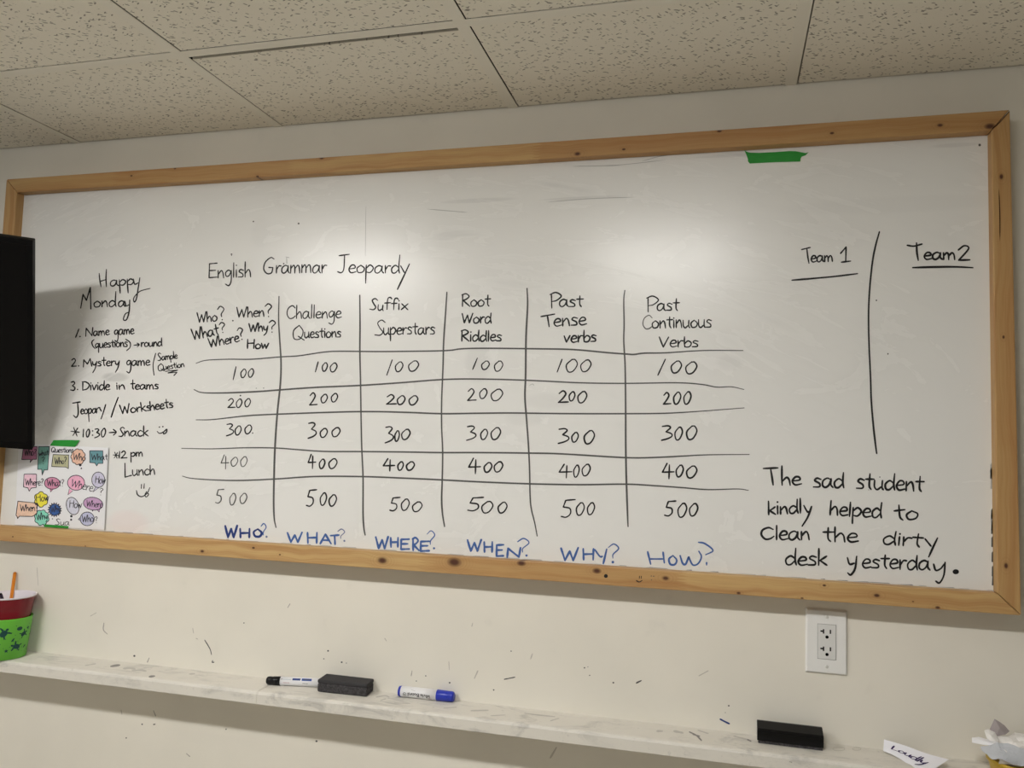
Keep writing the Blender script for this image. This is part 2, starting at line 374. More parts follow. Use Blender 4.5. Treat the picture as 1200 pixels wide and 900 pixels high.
# digits of the score table, in a unit box (0..1 right, 0..1 down)
D_ = {
 '1': [[(1,0),(0,1)]],
 '0': [[(.55,0),(.06,.45),(.2,.97),(.62,.92),(.97,.4),(.78,.03),(.5,.04)]],
 '2': [[(.12,.22),(.5,0),(.76,.25),(.45,.65),(.04,.97),(.04,.97),(1,.93)]],
 '3': [[(.1,.06),(.6,.02),(.82,.15),(.42,.42),(.42,.42),(.9,.55),(.95,.72),(.6,.88),(.02,1)]],
 '4': [[(.42,0),(.02,.58),(.02,.58),(1,.55)], [(.62,.1),(.58,1)]],
 '5': [[(1,.02),(.34,.06),(.34,.06),(.16,.42),(.16,.42),(.62,.5),(.66,.78),(.36,.97),(.02,.93)]],
}
def word(ink, text, x0, y0, x1, y1, xh, asc=None, desc=None, slant=.06, w=1.75, mi=0, jit=.05):
    asc = asc or 1.9*xh; desc = desc or .9*xh
    tot = sum(L_[c][0] for c in text) - .08
    ln = math.hypot(x1-x0, y1-y0); dx, dy = (x1-x0)/ln, (y1-y0)/ln; sx = ln/tot; pen = 0
    for ch in text:
        adv, sts = L_[ch]; ja = random.uniform(-jit, jit); jb = 1+random.uniform(-jit, jit)
        for st in sts:
            pts = []
            for (gx, gy) in st:
                h = (gy*xh if gy <= 1 and gy >= 0 else (xh+(gy-1)/.9*(asc-xh) if gy > 1 else gy/.9*desc))*jb + ja*xh*.6
                a = (pen+gx)*sx + slant*h
                pts.append((x0 + dx*a + dy*h, y0 + dy*a - dx*h))
            if len(pts) == 1: ink.disc(*pts[0], w*.52, mi)
            else: ink.stroke(pts, w, mi)
        pen += adv
def digits(ink, text, boxes, w=1.7, mi=0):
    for ch, (a, b, c, d) in zip(text, boxes):
        for st in D_[ch]: ink.stroke([(a+(b-a)*x, c+(d-c)*y) for x, y in st], w, mi)

# ------------------------------------------------------------------ room
def struct(o): return tag(o, kind='structure')
XL, XR, YF = -1.6, 4.2, -4.2
wall = struct(MB().box((XL, 0, 0), (XR, .12, ZC+.12)).build('wall_back', M_WALL))
struct(MB().box((XL, YF, -.1), (XR, 0.12, 0)).build('floor', M_FLOOR))
# suspended ceiling: lay-in tiles over a painted grid, one tile lying a little crooked
TX, PIT, D1, TB = 0.1889, 0.6096, 0.371, 0.024
rows = [(-D1, -.003), (-D1-TB-.5856, -D1-TB), (-D1-2*TB-2*.5856, -D1-2*TB-.5856)]
yy = rows[-1][0]
while yy > YF+.7:
    rows.append((yy-TB-.5856, yy-TB)); yy = rows[-1][0]
mb = MB()
lampcells = set()
for k in range(-3, 7):
    x0 = TX + k*PIT + .0028; x1 = TX + (k+1)*PIT - TB
    for j, (ya, yb) in enumerate(rows):
        z = ZC + .0008
        gl = .0022 if j else .0030
        if k == 1 and j == 0:            # the crooked tile leaves a dark gap along the grid
            mb.box((x0-.001, ya+.0115, z), (x1, yb-gl, z+.0045)); continue
        mb.box((x0, ya, z), (x1, yb-gl, z+.015))
ceil = struct(mb.build('ceiling', M_TILE))
g = MB()
for k in range(-3, 8): g.box((TX+k*PIT-TB, YF, ZC-.0002), (TX+k*PIT, -.001, ZC+.0010))
for (ya, yb) in rows: g.box((XL, ya-TB, ZC-.0004), (XR, ya, ZC+.0010))
go = g.build('ceiling_grid', M_GRID, ceil); go['label'] = 'painted metal ceiling grid'
bk = MB().box((XL, YF, ZC+.03), (XR, .0, ZC+.05)).build('plenum_shade_sheet', M_DARK, ceil)  # dark backing sheet: its colour stands in for shade in the tile gaps
# ceiling light fixtures (behind the view, above the camera)
M_HOUSE = mat('fixture_white', (.8, .8, .78), .4, .3)
for i, (lx, ly) in enumerate(LAMPS):
    t = thing('ceiling_light', ['slim white ceiling light above the right half of the board', 'slim white ceiling light above the left half of the board'][i], 'light', (lx, ly, ZC-.0005), 'ceiling lights in front of the board')
    MB().box((lx-.29, ly-.08, ZC-.042), (lx+.29, ly+.08, ZC-.0006)).build('housing', M_HOUSE, t, bevel=.004)
    md = mat('lamp_lens', (.9, .9, .88), .4, .3); md.node_tree.nodes['Principled BSDF'].inputs['Emission Color'].default_value = (1.0, .985, .95, 1)
    md.node_tree.nodes['Principled BSDF'].inputs['Emission Strength'].default_value = LAMP_POWER[i]/(math.pi*LENS[0]*LENS[1])
    MB().box((lx-LENS[0]/2, ly-LENS[1]/2, ZC-.042-LENS[2]), (lx+LENS[0]/2, ly+LENS[1]/2, ZC-.042)).build('diffuser', md, t)
# scuffs and pen specks on the wall
def at_plane(y):
    def f(u, v, lift): 
        p = on_y(u, v, y); return Vector((p.x, y-lift, p.z))
    return f
ik = Ink(at_plane(0.0))
for u, v, r in ((384.5,762.7,1.3),(400.5,776,1.3),(379.5,772,.9),(406,777,.7),(157.5,768.6,1.5),(578.6,808.5,1.1),(685,782.5,1.1),(691,791.4,.9),(689,781.5,.6),(718.8,800,1.3),(599,763,.9),(854,827,1.2),(148,864.7,1.0),(166.7,848.7,1.1),(371,868.5,1.5),(286,730,.9),(527,800,1.2),(265,854.5,1),(499,792,.9),(488,798,.8),(850,835,.6)):
    ik.disc(u, v, r*.85, 0, r*.8)
for st, wd, mi in (([(340,707.5),(337.3,712)],1.0,1), ([(240,750),(246,760),(248,767)],1.1,0), ([(249.3,774),(248.8,776),(251,776)],1.2,0), ([(122,730),(121.4,738),(126,743)],1.1,1), ([(175,771),(172.8,776)],1.2,1),
                   ([(591,796),(603.5,793.5)],1.3,0), ([(745.7,800.4),(751.4,797.5)],1.8,0), ([(180,832.7),(182.7,839)],1.1,1), ([(180,849),(182,848.5)],1.3,0), ([(218.7,883),(222.7,886.5)],1.1,1), ([(43.6,665),(44.2,675),(45,686)],.6,2),
                   ([(482,792),(483,786)],1.0,1), ([(844,842.6),(848.5,845),(854.6,848)],2.0,3), ([(226,736),(227,742)],.8,2), ([(230,748),(232,749)],1,2), ([(451,748),(453,751)],1.0,2), ([(554,730),(553,734)],1,2), ([(622,772),(624,766)],1.3,2),([(556,795),(560,786)],1.4,2),([(830,786),(819,792)],1.2,2),
                   ([(526,775),(526.5,785)],.8,2), ([(645,888),(652,876)],2.0,2), ([(142,832),(143,837)],1,2), ([(106,722),(113,718)],.8,2)):
    ik.stroke(st, wd, mi)
ik.build('scuff_marks', [M_INK_GREY, M_SCUFF, mat('scuff_pale', (.50, .47, .42), .6, .2), M_INK_NAVY], wall, 'grey and blue pen scuffs on the wall')['kind'] = 'stuff'

# ------------------------------------------------------------------ whiteboard
T = .055; YB = -.031                                 # frame front, board face
wb = thing('whiteboard', 'wide wood-framed whiteboard on the wall, covered in handwritten score table and notes', 'whiteboard', (0, 0, Z0))
def to_face(x, z):                                   # measured on a face 50 mm off the wall
    d = Vector((x, -.05, z+Z0)) - CAM; p = CAM + d*((-T-CAM.y)/d.y); return (p.x, p.z-Z0)
O = [to_face(*q) for q in ((0, 0), (2.4083, .0012), (2.4036, .9600), (-.0004, .9605))]      # outer corners (x, height)
I = [to_face(*q) for q in ((.039, .0392), (2.3696, .0385), (2.3712, .9208), (.0375, .9222))]
def knots(ax, lst):
    out = []
    for u, v, r in lst:
        p = on_y(u, v, -T); s = r/430.0
        out.append((p.x, p.z-Z0, s) if ax == 0 else (p.z-Z0, p.x, s))
    return out
def jx(lst, ax=0): return [((on_y(u, v, -T).x if ax == 0 else on_y(u, v, -T).z-Z0), d) for u, v, d in lst]
W_TOP = m_wood('pine_top', 0, knots(0, [(154,206,2.2),(301.7,206.7,2.4),(377,185,3.5),(205,197.5,2.0),(676.7,180.3,3.8),(731,175,2.4),(843,153.5,3),(975,156,2.6),(1101.7,146.7,3.2),(1160,148,4.5)]), jx([(140,208,.25),(345,195,-.30),(635,178,.55),(925,155,-.15)]))
W_BOT = m_wood('pine_bottom', 0, knots(0, [(448,656.8,5.5),(237,646,3.2),(297,642,2.4),(328,650,1.6),(532.4,658.8,7.5),(611,660,4.5),(699.4,669,4.2),(780,677.6,3.8),(865.6,695,2.4),(940,701,1.6),(966,686,2.0),(1027.5,697.8,3.2),(1098.9,712,2.6),(15,629,1.6),(100,640,1.4),(1070,705,1)]), jx([(33,628,-.35),(258,640,.0),(500,660,.35),(512,660,.25),(806,684,-.62),(1010,697,.1)]))
W_RT = m_wood('pine_right', 2, knots(2, [(1173.5,207,3.2),(1179,663,3.2),(1176,395,2.0)]), jx([(1175,690,.10),(1175,520,.15),(1172,330,-.05)], 2))
W_LT = m_wood('pine_left', 2, [], [(.5, .1)])
M_CRACK = mat('wood_crack', (.05, .022, .012), .8, .1)
def rail(a, b, mt, name='frame_rail'):
    gap = .0005
    o0, o1, i1, i0 = Vector((*O[a], 0)), Vector((*O[b], 0)), Vector((*I[b], 0)), Vector((*I[a], 0))
    d = (o1-o0).normalized()*gap; o0 += d; i0 += d; o1 -= d; i1 -= d
    q = [o0, o1, i1, i0]
    return MB().hexa([(p.x, -.001, p.y+Z0) for p in q], [(p.x, -T, p.y+Z0) for p in q]).build(name, mt, wb, bevel=.0022, segs=2)
tr = rail(2, 3, W_TOP); br = rail(0, 1, W_BOT); rr = rail(1, 2, W_RT); lr = rail(3, 0, W_LT)
# pencil smile and dot somebody inked on the lower rail, a long check in the right rail
kk = Ink(at_plane(-T))
kk.disc(710, 675, 2.3); kk.cut([M_INK], br, 'round black ink dot on the lower rail', 'ink_dot'); kk.stroke([(745.7,680.3),(749,682),(752.5,680.2)], 1.2); kk.stroke([(749.4,675),(749.2,678)], .9); kk.stroke([(751.6,675),(751.4,678)], .9)
kk.disc(763.2, 675, .7, 1); kk.disc(766, 675.2, .7, 1); kk.disc(763.5, 679.5, .6, 1)
kk.build('ink_doodle', [M_INK, M_INK_GREY], br, 'small inked smiley on the lower rail')
kk = Ink(at_plane(-T)); kk.stroke([(1170.5,221),(1171.6,250),(1171.8,283)], 1.2, taper=.9); kk.cut([M_CRACK], rr, 'dark crack running down the right rail', 'wood_crack')
kk.stroke([(1163,151),(1172,143),(1182.5,131)], 1.0)
kk.build('mitre_gap', [M_CRACK], tr, 'dark open mitre joint at the upper right corner')
MB().hexa([(x+dx, -.003, z+dz+Z0) for (x, z), dx, dz in zip(I, (-.001, .001, .001, -.001), (-.001, -.001, .001, .001))],
          [(x+dx, YB, z+dz+Z0) for (x, z), dx, dz in zip(I, (-.001, .001, .001, -.001), (-.001, -.001, .001, .001))]).build('board_panel', M_BOARD, wb)
AB = at_plane(YB)
# title
k = Ink(AB)
word(k, 'English', 244, 326, 294, 324.5, 8.6, 17.5, 9.5, .05, 1.5)
k.cut([M_INK, M_INK_FAINT], wb, 'black handwritten first word of the title')
word(k, 'Grammar', 307.5, 320.6, 382, 319.6, 9.2, 18.5, 9, .08, 1.5)
k.cut([M_INK, M_INK_FAINT], wb, 'black handwritten middle word of the title')
word(k, 'Jeopard', 395, 319.8, 468, 320, 9.0, 21, 11.5, .06, 1.55)
k.stroke([(469.5,311.5),(474,319.5)], 1.6); k.stroke([(479.8,309.5),(474,322),(465.8,339.2)], 1.8)
k.cut([M_INK, M_INK_FAINT], wb, 'black handwritten last word of the title')

# table lines
k = Ink(AB); LW = 1.7
H = [[(230,425.6),(242,422.2),(268,421),(295,421),(328,418.3),(350,417),(380,412.6),(400,411.7),(450,412),(520,411),(541,408.8),(570,408.2),(630,408.8),(672,409.7),(713,413.4),(735,415),(743,415.4),(755,413.9),(780,413.5),(824,410.8),(870.8,410.8)],
     [(227.5,456.6),(237,460),(261,460.5),(300,459),(330,456.8),(370,454),(422,451.7),(470,448.5),(519,444.8),(560,444.2),(616,445.6),(680,448.6),(733,449.3),(793,448.6),(823,450.6),(840,453.7),(857,453.3),(871.7,456.4)],
     [(230,492),(250,491.6),(290,487.2),(325,485.4),(400,482.8),(440,482.4),(480,483.4),(518,484.8),(560,484.3),(600,484),(660,484.7),(733,484.8),(780,484.3),(820,482),(872,478)],
     [(213,525.4),(248,526),(285,524.8),(322,525),(350,527),(380,529),(424,529.2),(480,529.8),(518,530.4),(560,530.4),(620,531),(660,532),(733,536.3),(770,536),(800,534.5),(830,533),(878,532.6)],
     [(214,558),(225,560.6),(255,562.6),(285,563),(325,561.2),(370,558.4),(424,558.5),(470,560.2),(518,562.4),(560,564.6),(621,567),(680,568),(734,567.4),(770,569.4),(800,571.5),(830,573.8),(864,573),(877,574.6)]]
V = [[(327,347.5),(326.6,375),(328,400),(329.4,425),(328.6,450),(325,485),(322.3,525),(321.2,560),(320.8,590),(321.5,608),(323.5,618)],
     [(421.7,346),(422,380),(421.8,412),(422.6,450),(423.2,490),(424,525),(425.5,560),(425.5,600),(426.4,618),(428,627)],
     [(523.8,342.5),(522,370),(520,400),(519.2,430),(517.6,470),(517.6,500),(518.8,530),(518.2,565),(517.6,585),(518.6,602),(521,617)],
     [(617.7,338),(618.3,358),(616.5,395),(616,440),(615.2,465),(617,490),(619.2,520),(620.6,550),(621.2,580),(622.6,596),(626.5,612),(629.5,628)],
     [(732.2,340.5),(731,352),(731.4,380),(731,400),(732.6,430),(733.2,480),(733.3,520),(734,560),(735.3,600),(736,617)]]
for h in H: k.stroke(h, LW, 0, taper=.4)
for h in V: k.stroke(h, 2.0, 0, taper=.3)
k.build('table_lines', [M_INK_GREY], wb, 'grey marker lines ruling the score table')
# column headings
k = Ink(AB)
word(k, 'Who', 231, 378, 254.5, 376, 6.6, 12.5, 6, .05, 1.55); word(k, '?', 256.3, 375.5, 264.5, 374, 8, 16, 6, 0, 1.5)
k.disc(273, 375.8, .9)
word(k, 'When', 277, 372, 309.5, 371, 7, 12.5, 6, .05, 1.55); word(k, '?', 310.6, 371.2, 319, 370.6, 7.6, 14.6, 6, 0, 1.5)
word(k, 'What', 225.8, 398.8, 256.8, 392, 6.6, 13, 6, .05, 1.65); word(k, '?', 257.6, 390.2, 264.6, 389, 6, 12, 6, 0, 1.4)
word(k, 'Where', 245, 407.5, 280.5, 400.2, 6.4, 11.5, 6, .05, 1.7); word(k, '?', 280.3, 398.8, 287, 397, 7, 13, 6, 0, 1.5)
word(k, 'Why', 291.5, 389.2, 314, 388, 6.2, 10, 5, .05, 1.7); word(k, '?', 314.8, 389.6, 323, 389.4, 6.8, 13, 6, 0, 1.5)
word(k, 'How', 289, 408.5, 314.5, 408.5, 6, 10.2, 5, .05, 1.75)
k.cut([M_INK, M_INK_GREY], wb, 'crowded black question words heading the first column')
word(k, 'Challenge', 335.3, 373.3, 399.5, 372.6, 8, 15.5, 7, .05, 1.45)
word(k, 'Q', 342, 398.5, 357, 398, 8, 17, 4, .05, 1.4); word(k, 'uestions', 356.5, 396.2, 399.5, 395, 6.9, 11.5, 5, .05, 1.6)
k.cut([M_INK, M_INK_GREY], wb, 'black heading of the second column')
word(k, 'Su', 433, 363, 449, 364, 6.5, 13, 6, .05, 1.55); word(k, 'ffix', 450, 362.8, 478, 363, 7.2, 13.2, 6, .05, 1.6)
word(k, 'S', 438.5, 393, 450.5, 393, 8, 18, 5, .08, 1.4); word(k, 'uperstars', 449, 392, 509.5, 391.5, 8, 13.5, 7, .03, 1.65)
k.cut([M_INK, M_INK_GREY], wb, 'black heading of the third column')
word(k, 'Root', 540.5, 359.3, 574, 358.6, 8, 14.5, 6, .06, 1.7)
word(k, 'Word', 540.8, 378.8, 575.5, 378.6, 7.6, 11.5, 6, .05, 1.75)
word(k, 'Riddles', 539.8, 400, 587.5, 399.6, 7.4, 13, 6, .05, 1.85)
k.cut([M_INK, M_INK_GREY], wb, 'black heading of the fourth column')
word(k, 'P', 643.8, 361, 657, 360.5, 9, 18, 6, .06, 1.7); word(k, 'ast', 655, 359.6, 682.5, 359.4, 8.4, 13.5, 6, .03, 1.8)
word(k, 'T', 634.7, 384, 650, 382, 8, 14.5, 6, .05, 1.85); word(k, 'ense', 648.5, 382.4, 686.5, 381, 9.2, 14, 6, .03, 1.85)
word(k, 'verbs', 660.5, 401.4, 698.5, 400.4, 7.6, 13.6, 6, .05, 1.9)
k.cut([M_INK, M_INK_GREY], wb, 'black heading of the fifth column')
word(k, 'P', 756.5, 365.8, 770.5, 365.6, 8.5, 18, 6, .06, 1.5); word(k, 'ast', 769.5, 363.8, 795, 364.2, 8.4, 15.2, 6, .03, 1.7)
word(k, 'C', 752.2, 385.8, 764, 385.6, 8, 16, 6, .05, 1.25, 1); word(k, 'ontinuous', 763.5, 384.6, 833.5, 383.6, 9, 13.5, 6, .03, 1.7)
word(k, 'Verbs', 771.8, 407, 818, 406.6, 7.6, 12.5, 6, .03, 1.7)
k.cut([M_INK, M_INK_GREY], wb, 'black heading of the sixth column')
# scores
k = Ink(AB)
NUM = [
 ('100',0,1.3,[(273.3,276.7,429.7,445),(282,288.7,432.5,442.5),(290.8,297.5,432,442)]), ('200',0,1.35,[(266.7,275.8,467,478),(276.7,283.8,467.5,477.5),(286.7,293.8,467,476.7)]),
 ('300',0,1.4,[(265.3,274,496.5,510.8),(275.3,283,499,509.7),(286.7,295.3,498,508.3)]), ('400',1,1.1,[(259,268.3,533,549.7),(270.5,279,535.8,546.3),(281.7,290,535,546.7)]),
 ('500',1,1.15,[(252.5,262.5,573,590),(269,276.7,578,591.7),(281,289.7,578,590)]),
 ('100',0,1.4,[(369.7,373,424,435.8),(377.5,384,425,435),(386.7,395.3,425.3,435.8)]), ('200',0,1.5,[(362.5,371.7,460.3,475),(376,384,462,472),(388,396,461,471)]),
 ('300',0,1.6,[(361,371,495,513.7),(375,384,502,512.5),(388.7,399,501,511.7)]), ('400',0,1.65,[(361,370,532.5,549),(374,381,538,549),(385,395.3,537.5,549)]),
 ('500',0,1.65,[(359,371,573.5,593.7),(375,383,577.5,592),(385.3,394.7,579.7,593)]),
 ('100',0,1.35,[(453.3,459.7,421.7,439.7),(463,472.5,424,435.5),(478.3,491,422.8,435)]), ('200',0,1.6,[(452.5,464.7,462.5,474),(465.3,475,463.7,474),(479,490,463.7,474.5)]),
 ('300',0,1.6,[(451.3,461.3,499.7,519),(462.5,468.3,504.7,517),(470.3,481,503,515)]), ('400',0,1.75,[(449,462.5,537.5,552),(466,473,541,551),(476,486,541,551)]),
 ('500',0,1.5,[(456.7,469,582.5,599),(470,480,584.7,598),(483,495,588,599.5)]),
 ('100',0,1.35,[(554,559.5,419.7,433),(564,573.7,423,433),(579,589.5,423,435)]), ('200',0,1.5,[(547.5,558,455.5,469.7),(561.7,571,455.5,467),(575,589.5,456,469.5)]),
 ('300',0,1.55,[(546.7,558,499,516),(563,571.7,503,515),(575,587,501,515)]), ('400',0,1.75,[(549,563,537,555),(567,576.7,542,553.3),(578.7,589.5,541,553)]),
 ('500',0,1.6,[(548,566.7,582.5,599),(564,578,587.5,601),(583.3,594.5,588.5,601)]),
 ('100',0,1.45,[(653,658.7,421,436),(663,677,421,436),(680,693,421.7,435.5)]), ('200',0,1.75,[(654,666,458,472),(666.7,674,459,469.7),(676.7,688,458.7,472)]),
 ('300',0,1.7,[(654,667,502,519.7),(669.7,678,506.7,518),(684,697,504.5,520)]), ('400',0,1.6,[(655,670,544,560),(672,679,545,559),(681.7,692,544,557.5)]),
 ('500',0,1.6,[(657.5,674,585,606.7),(675,685,589,603.7),(688,697,589,603)]),
 ('100',0,1.6,[(771,779.7,421,439.7),(786,799,423,437),(803,817,424,438)]), ('200',0,1.75,[(777,786,460,474),(789,798,459.5,473.5),(801,810,459,473.5)]),
 ('300',0,1.75,[(775,788,498.7,516),(790.5,800,500.5,515.5),(804,817,499,515)]), ('400',0,1.75,[(776,789.7,543,561),(792,801,545,558.7),(804,817,546,560)]),
 ('500',0,1.75,[(778.7,792,586.7,605),(794,805,589.7,606),(807.5,818,590,604.5)])]
for q_, (tx, mi, wd, bx) in enumerate(NUM):
    digits(k, tx, bx, wd*1.08, mi)
    k.cut([M_INK, M_INK_GREY], wb, '%s handwritten %s in column %d' % ('grey' if mi else 'black', tx, q_//5+1), 'score_number')
k.disc(296.3, 507.5, .8); k.disc(282, 463.6, .9); k.disc(300.5, 455, .5, 1); k.disc(309, 454.8, .6, 1)
k.build('ink_specks', [M_INK, M_INK_GREY], wb, 'black specks in the first column')['kind'] = 'stuff'
# blue question words along the bottom
k = Ink(AB)
def bl(t, boxes, wd=2.3, mi=0):
    for ch, (a, b, c, d) in zip(t, boxes):
        adv, sts = L_[ch]; xs = [p[0] for s_ in sts for p in s_]; x0, x1 = min(xs), max(xs)
        if ch == '?':
            pts = [(a+(b-a)*(p[0]-x0)/(x1-x0), c+(d-c)*(1.95-p[1])/1.45) for p in sts[0]]; k.stroke(pts, wd*.75, mi); continue
        for st in sts: k.stroke([(a+(b-a)*(p[0]-x0)/(x1-x0), c+(d-c)*(1.9-p[1])/1.9) for p in st], wd, mi)
MQ = [M_INK_BLUE, M_INK_NAVY, mat('marker_ink_blue_grey', (.15, .19, .33), .5, .3)]
bl('WHO', [(264,278,616,630),(281.5,292.5,619.5,630),(297.5,306.7,620,629)], 2.5, 1); bl('?', [(306,312,613.5,627)], 1.8, 0); k.disc(312.5, 629, 1.3, 2)
k.cut(MQ, wb, 'navy WHO with question mark at the board bottom')
bl('WHAT', [(337,354,624,635.5),(360.5,371.5,624,636.5),(375.5,388,626,637),(387.5,397.5,627,638)], 2.3); bl('?', [(396,404,620,631)], 1.6, 2); k.disc(403.7, 633.8, 1.2, 2)
k.cut(MQ, wb, 'blue WHAT with question mark at the board bottom')
bl('WHERE', [(440.5,455,629,643),(458,466.5,630,641),(470,479.5,631.5,644),(483.5,491,630.5,645),(493,503,634,646)], 2.4); bl('?', [(500.5,509.5,622,638)], 1.7); k.disc(508.7, 642.5, 1.3)
k.cut(MQ, wb, 'blue WHERE with question mark at the board bottom')
bl('WHEN', [(548,564,632.5,646),(567.5,577,635,647),(582,590,638,652),(594.5,610,642,653)], 2.4); bl('?', [(606.5,620,631,647)], 2.0); k.disc(617, 651, 1.4)
k.cut(MQ, wb, 'blue WHEN with question mark at the board bottom')
bl('WH', [(657.5,677.5,642,657),(683.5,695.5,643,656)], 2.4); k.stroke([(697,644),(703,652),(706,652)], 2.2); k.stroke([(711,643.5),(709,652),(707,660.5)], 2.3); bl('?', [(713,725,637.5,654)], 1.9); k.disc(718.2, 658.7, 1.6)
k.cut(MQ, wb, 'blue WHY with question mark at the board bottom')
k.stroke([(759,646.5),(762.5,661)], 2.3); k.stroke([(761,655),(777,655)], 2.0); k.stroke([(777,647),(778.5,659.5)], 2.2); bl('O', [(784,793,651,662)], 2.2)
k.stroke([(797,651),(800,660),(803.5,661),(807,653),(808,655),(812,662),(818,660.5),(822,652.5),(819,646)], 2.2); k.stroke([(818.5,635.5),(826,637),(835.5,645),(827,650)], 1.9); k.stroke([(828,659),(828,662)], 1.9)
k.cut(MQ, wb, 'blue HOW with question mark at the board bottom')
# teams
k = Ink(AB)
k.stroke([(939.3,292.5),(949.5,290)], 1.7); k.stroke([(945.5,291),(946.5,300),(948,308.5)], 1.8)
word(k, 'eam', 950, 307.5, 976, 306.5, 7.4, 13, 6, .03, 1.9)
k.stroke([(985,297),(991.5,289.5),(991.5,289.5),(991,306.5)], 1.9); k.stroke([(986,307.3),(996.8,306)], 1.9)
k.stroke([(928,328.4),(950,326.6),(978,324),(1005,320.7)], 2.2, taper=.4)
k.cut([M_INK, M_INK_GREY], wb, 'black underlined heading of the first team')
k.stroke([(1063,287.5),(1071,288.5),(1080.5,286)], 2.3); k.stroke([(1074,284.8),(1074.5,296),(1076,305)], 2.3)
word(k, 'eam', 1082, 304, 1119.5, 304, 8, 13, 6, .03, 2.3)
k.stroke([(1123,293),(1130,288),(1135,291.5),(1123.5,305),(1123.5,305),(1136.3,304.6)], 2.2)
k.stroke([(1069.5,313.7),(1095,313),(1120,312.8),(1140,313.8)], 2.4, taper=.3)
k.cut([M_INK, M_INK_GREY], wb, 'black underlined heading of the second team')
k.stroke([(1030.5,271.7),(1026,288),(1022.4,306.7),(1019.2,337),(1017.8,365),(1018.2,400),(1020,440),(1021,470),(1023.5,500),(1025.8,520),(1027.3,531.5)], 2.3, taper=.3)
k.cut([M_INK, M_INK_GREY], wb, 'long black line dividing the two teams', 'divider_line')
# sentence
k = Ink(AB); w_ = 2.35
k.stroke([(894.6,549),(911.5,548.3)], w_); k.stroke([(903,549),(904.5,558),(906,568.3)], w_); word(k, 'he', 915, 568.2, 938, 568.2, 9.5, 23.5, 8, .0, w_)
k.cut([M_INK], wb, 'first black word of the four-line sentence')
word(k, 'sad', 952.6, 571, 988.5, 571.4, 11, 18.5, 8, .03, w_)
k.cut([M_INK], wb, 'second black word of the sentence\'s first line')
word(k, 'student', 1003, 572.6, 1081, 575.8, 11, 19.5, 8, .02, w_); k.disc(1031, 559, .7); k.disc(1018,574,.5)
k.cut([M_INK], wb, 'last word of the first line of the black sentence')
word(k, 'kindl', 899.5, 603, 939, 601, 9, 16.5, 8, .05, w_)
k.stroke([(942,592.5),(946,599.5),(948.5,599.5)], w_); k.stroke([(951,593.5),(946.5,606),(940,616.5)], w_)
k.cut([M_INK], wb, 'first word of the second line of the black sentence')
word(k, 'helped', 971.3, 603.5, 1032.5, 607, 10.5, 17, 8.5, .03, w_)
k.cut([M_INK], wb, 'middle word of the second line of the black sentence')
word(k, 'to', 1048.5, 610.5, 1076, 608, 10.5, 18.5, 8, .0, w_)
k.cut([M_INK], wb, 'last word of the second line of the black sentence')
word(k, 'C', 891, 632.5, 906.5, 632, 8, 13.5, 6, 0, w_); word(k, 'lean', 908, 632.4, 948.5, 632.4, 10, 16, 8, .02, w_)
k.cut([M_INK], wb, 'first word of the third line of the black sentence')
word(k, 'the', 963.8, 634.4, 1004.5, 635.2, 10, 17, 8, .0, w_)
k.cut([M_INK], wb, 'middle word of the third line of the black sentence')
word(k, 'dirt', 1033.5, 637, 1079, 641.6, 10.5, 16.5, 8, .04, w_)
k.stroke([(1084,631.5),(1091,640)], w_); k.stroke([(1098.5,630.5),(1093,642),(1088.3,652.5)], w_)
k.cut([M_INK], wb, 'last word of the third line of the black sentence')
word(k, 'desk', 919.5, 662, 968.5, 662.6, 10.5, 19.5, 8, .02, w_)
k.cut([M_INK], wb, 'first word of the last line of the black sentence')
k.stroke([(993,653.5),(995.5,661),(1001,660)], w_); k.stroke([(1003.8,652),(1002,666),(997,673.5),(993.5,671.5)], w_)
word(k, 'esterda', 1009.5, 665.2, 1089, 668.0, 10.5, 16, 8, .02, w_)
k.stroke([(1094,661),(1096.5,668.2),(1102,666.5),(1106.5,661)], w_); k.stroke([(1107.5,659),(1106,674),(1101,683),(1096.5,681)], w_)
k.disc(1120, 670, 3.8, 0, 3.0)
k.cut([M_INK], wb, 'last word of the black sentence with its big full stop')
# agenda at the left
k = Ink(AB)
k.stroke([(116.3,320.5),(117,328),(118.5,336)], 1.5); k.stroke([(124.8,315.8),(124.3,326),(124.8,336)], 1.5); k.stroke([(117.5,329.8),(124.8,327.5)], 1.3)
word(k, 'app', 129, 335.4, 157, 333.5, 7, 12, 9, .03, 1.6)
k.stroke([(156.5,327),(158,333),(162,331.5)], 1.5); k.stroke([(164,325.5),(162,338),(160,350),(157.5,354),(157,349),(164,341.5),(176,338)], 1.4)
k.stroke([(94.7,361),(97.5,345),(97.5,345),(101.5,352),(101.5,352),(106,337),(106,337),(106.6,362)], 1.6)
word(k, 'ond', 109.5, 360, 136, 359.3, 7, 17.5, 7, .06, 1.6); word(k, 'a', 138.5, 359.6, 146.5, 359.4, 6.8, 12, 7, .03, 1.6)
k.stroke([(146.5,353),(148,358.5),(151.5,357)], 1.5); k.stroke([(152.2,351.5),(151.5,365),(148.5,374.5),(144.8,374.5),(147,368),(151,366)], 1.5)
k.cut([M_INK], wb, 'two-word black greeting at the top of the agenda')
k.stroke([(92.6,385.6),(88.8,395.4)], 1.6); k.disc(94, 394.4, .9)
word(k, 'N', 99.8, 394, 109.5, 393.6, 6, 10, 5, .05, 1.35); word(k, 'ame', 109.5, 393.4, 128, 392.4, 5.2, 10, 5, .03, 1.45)
word(k, 'game', 133.8, 392.8, 157, 391.4, 6, 10, 8, .03, 1.5)
word(k, '(', 107.6, 406.5, 111.5, 406, 5.5, 8, 4.5, 0, 1.4); word(k, 'questions', 111.5, 407.8, 149.5, 406.2, 5.4, 9, 5.5, .03, 1.5); k.stroke([(147.5,397.5),(152.6,401.5),(152.5,407),(148.5,411)], 1.4)
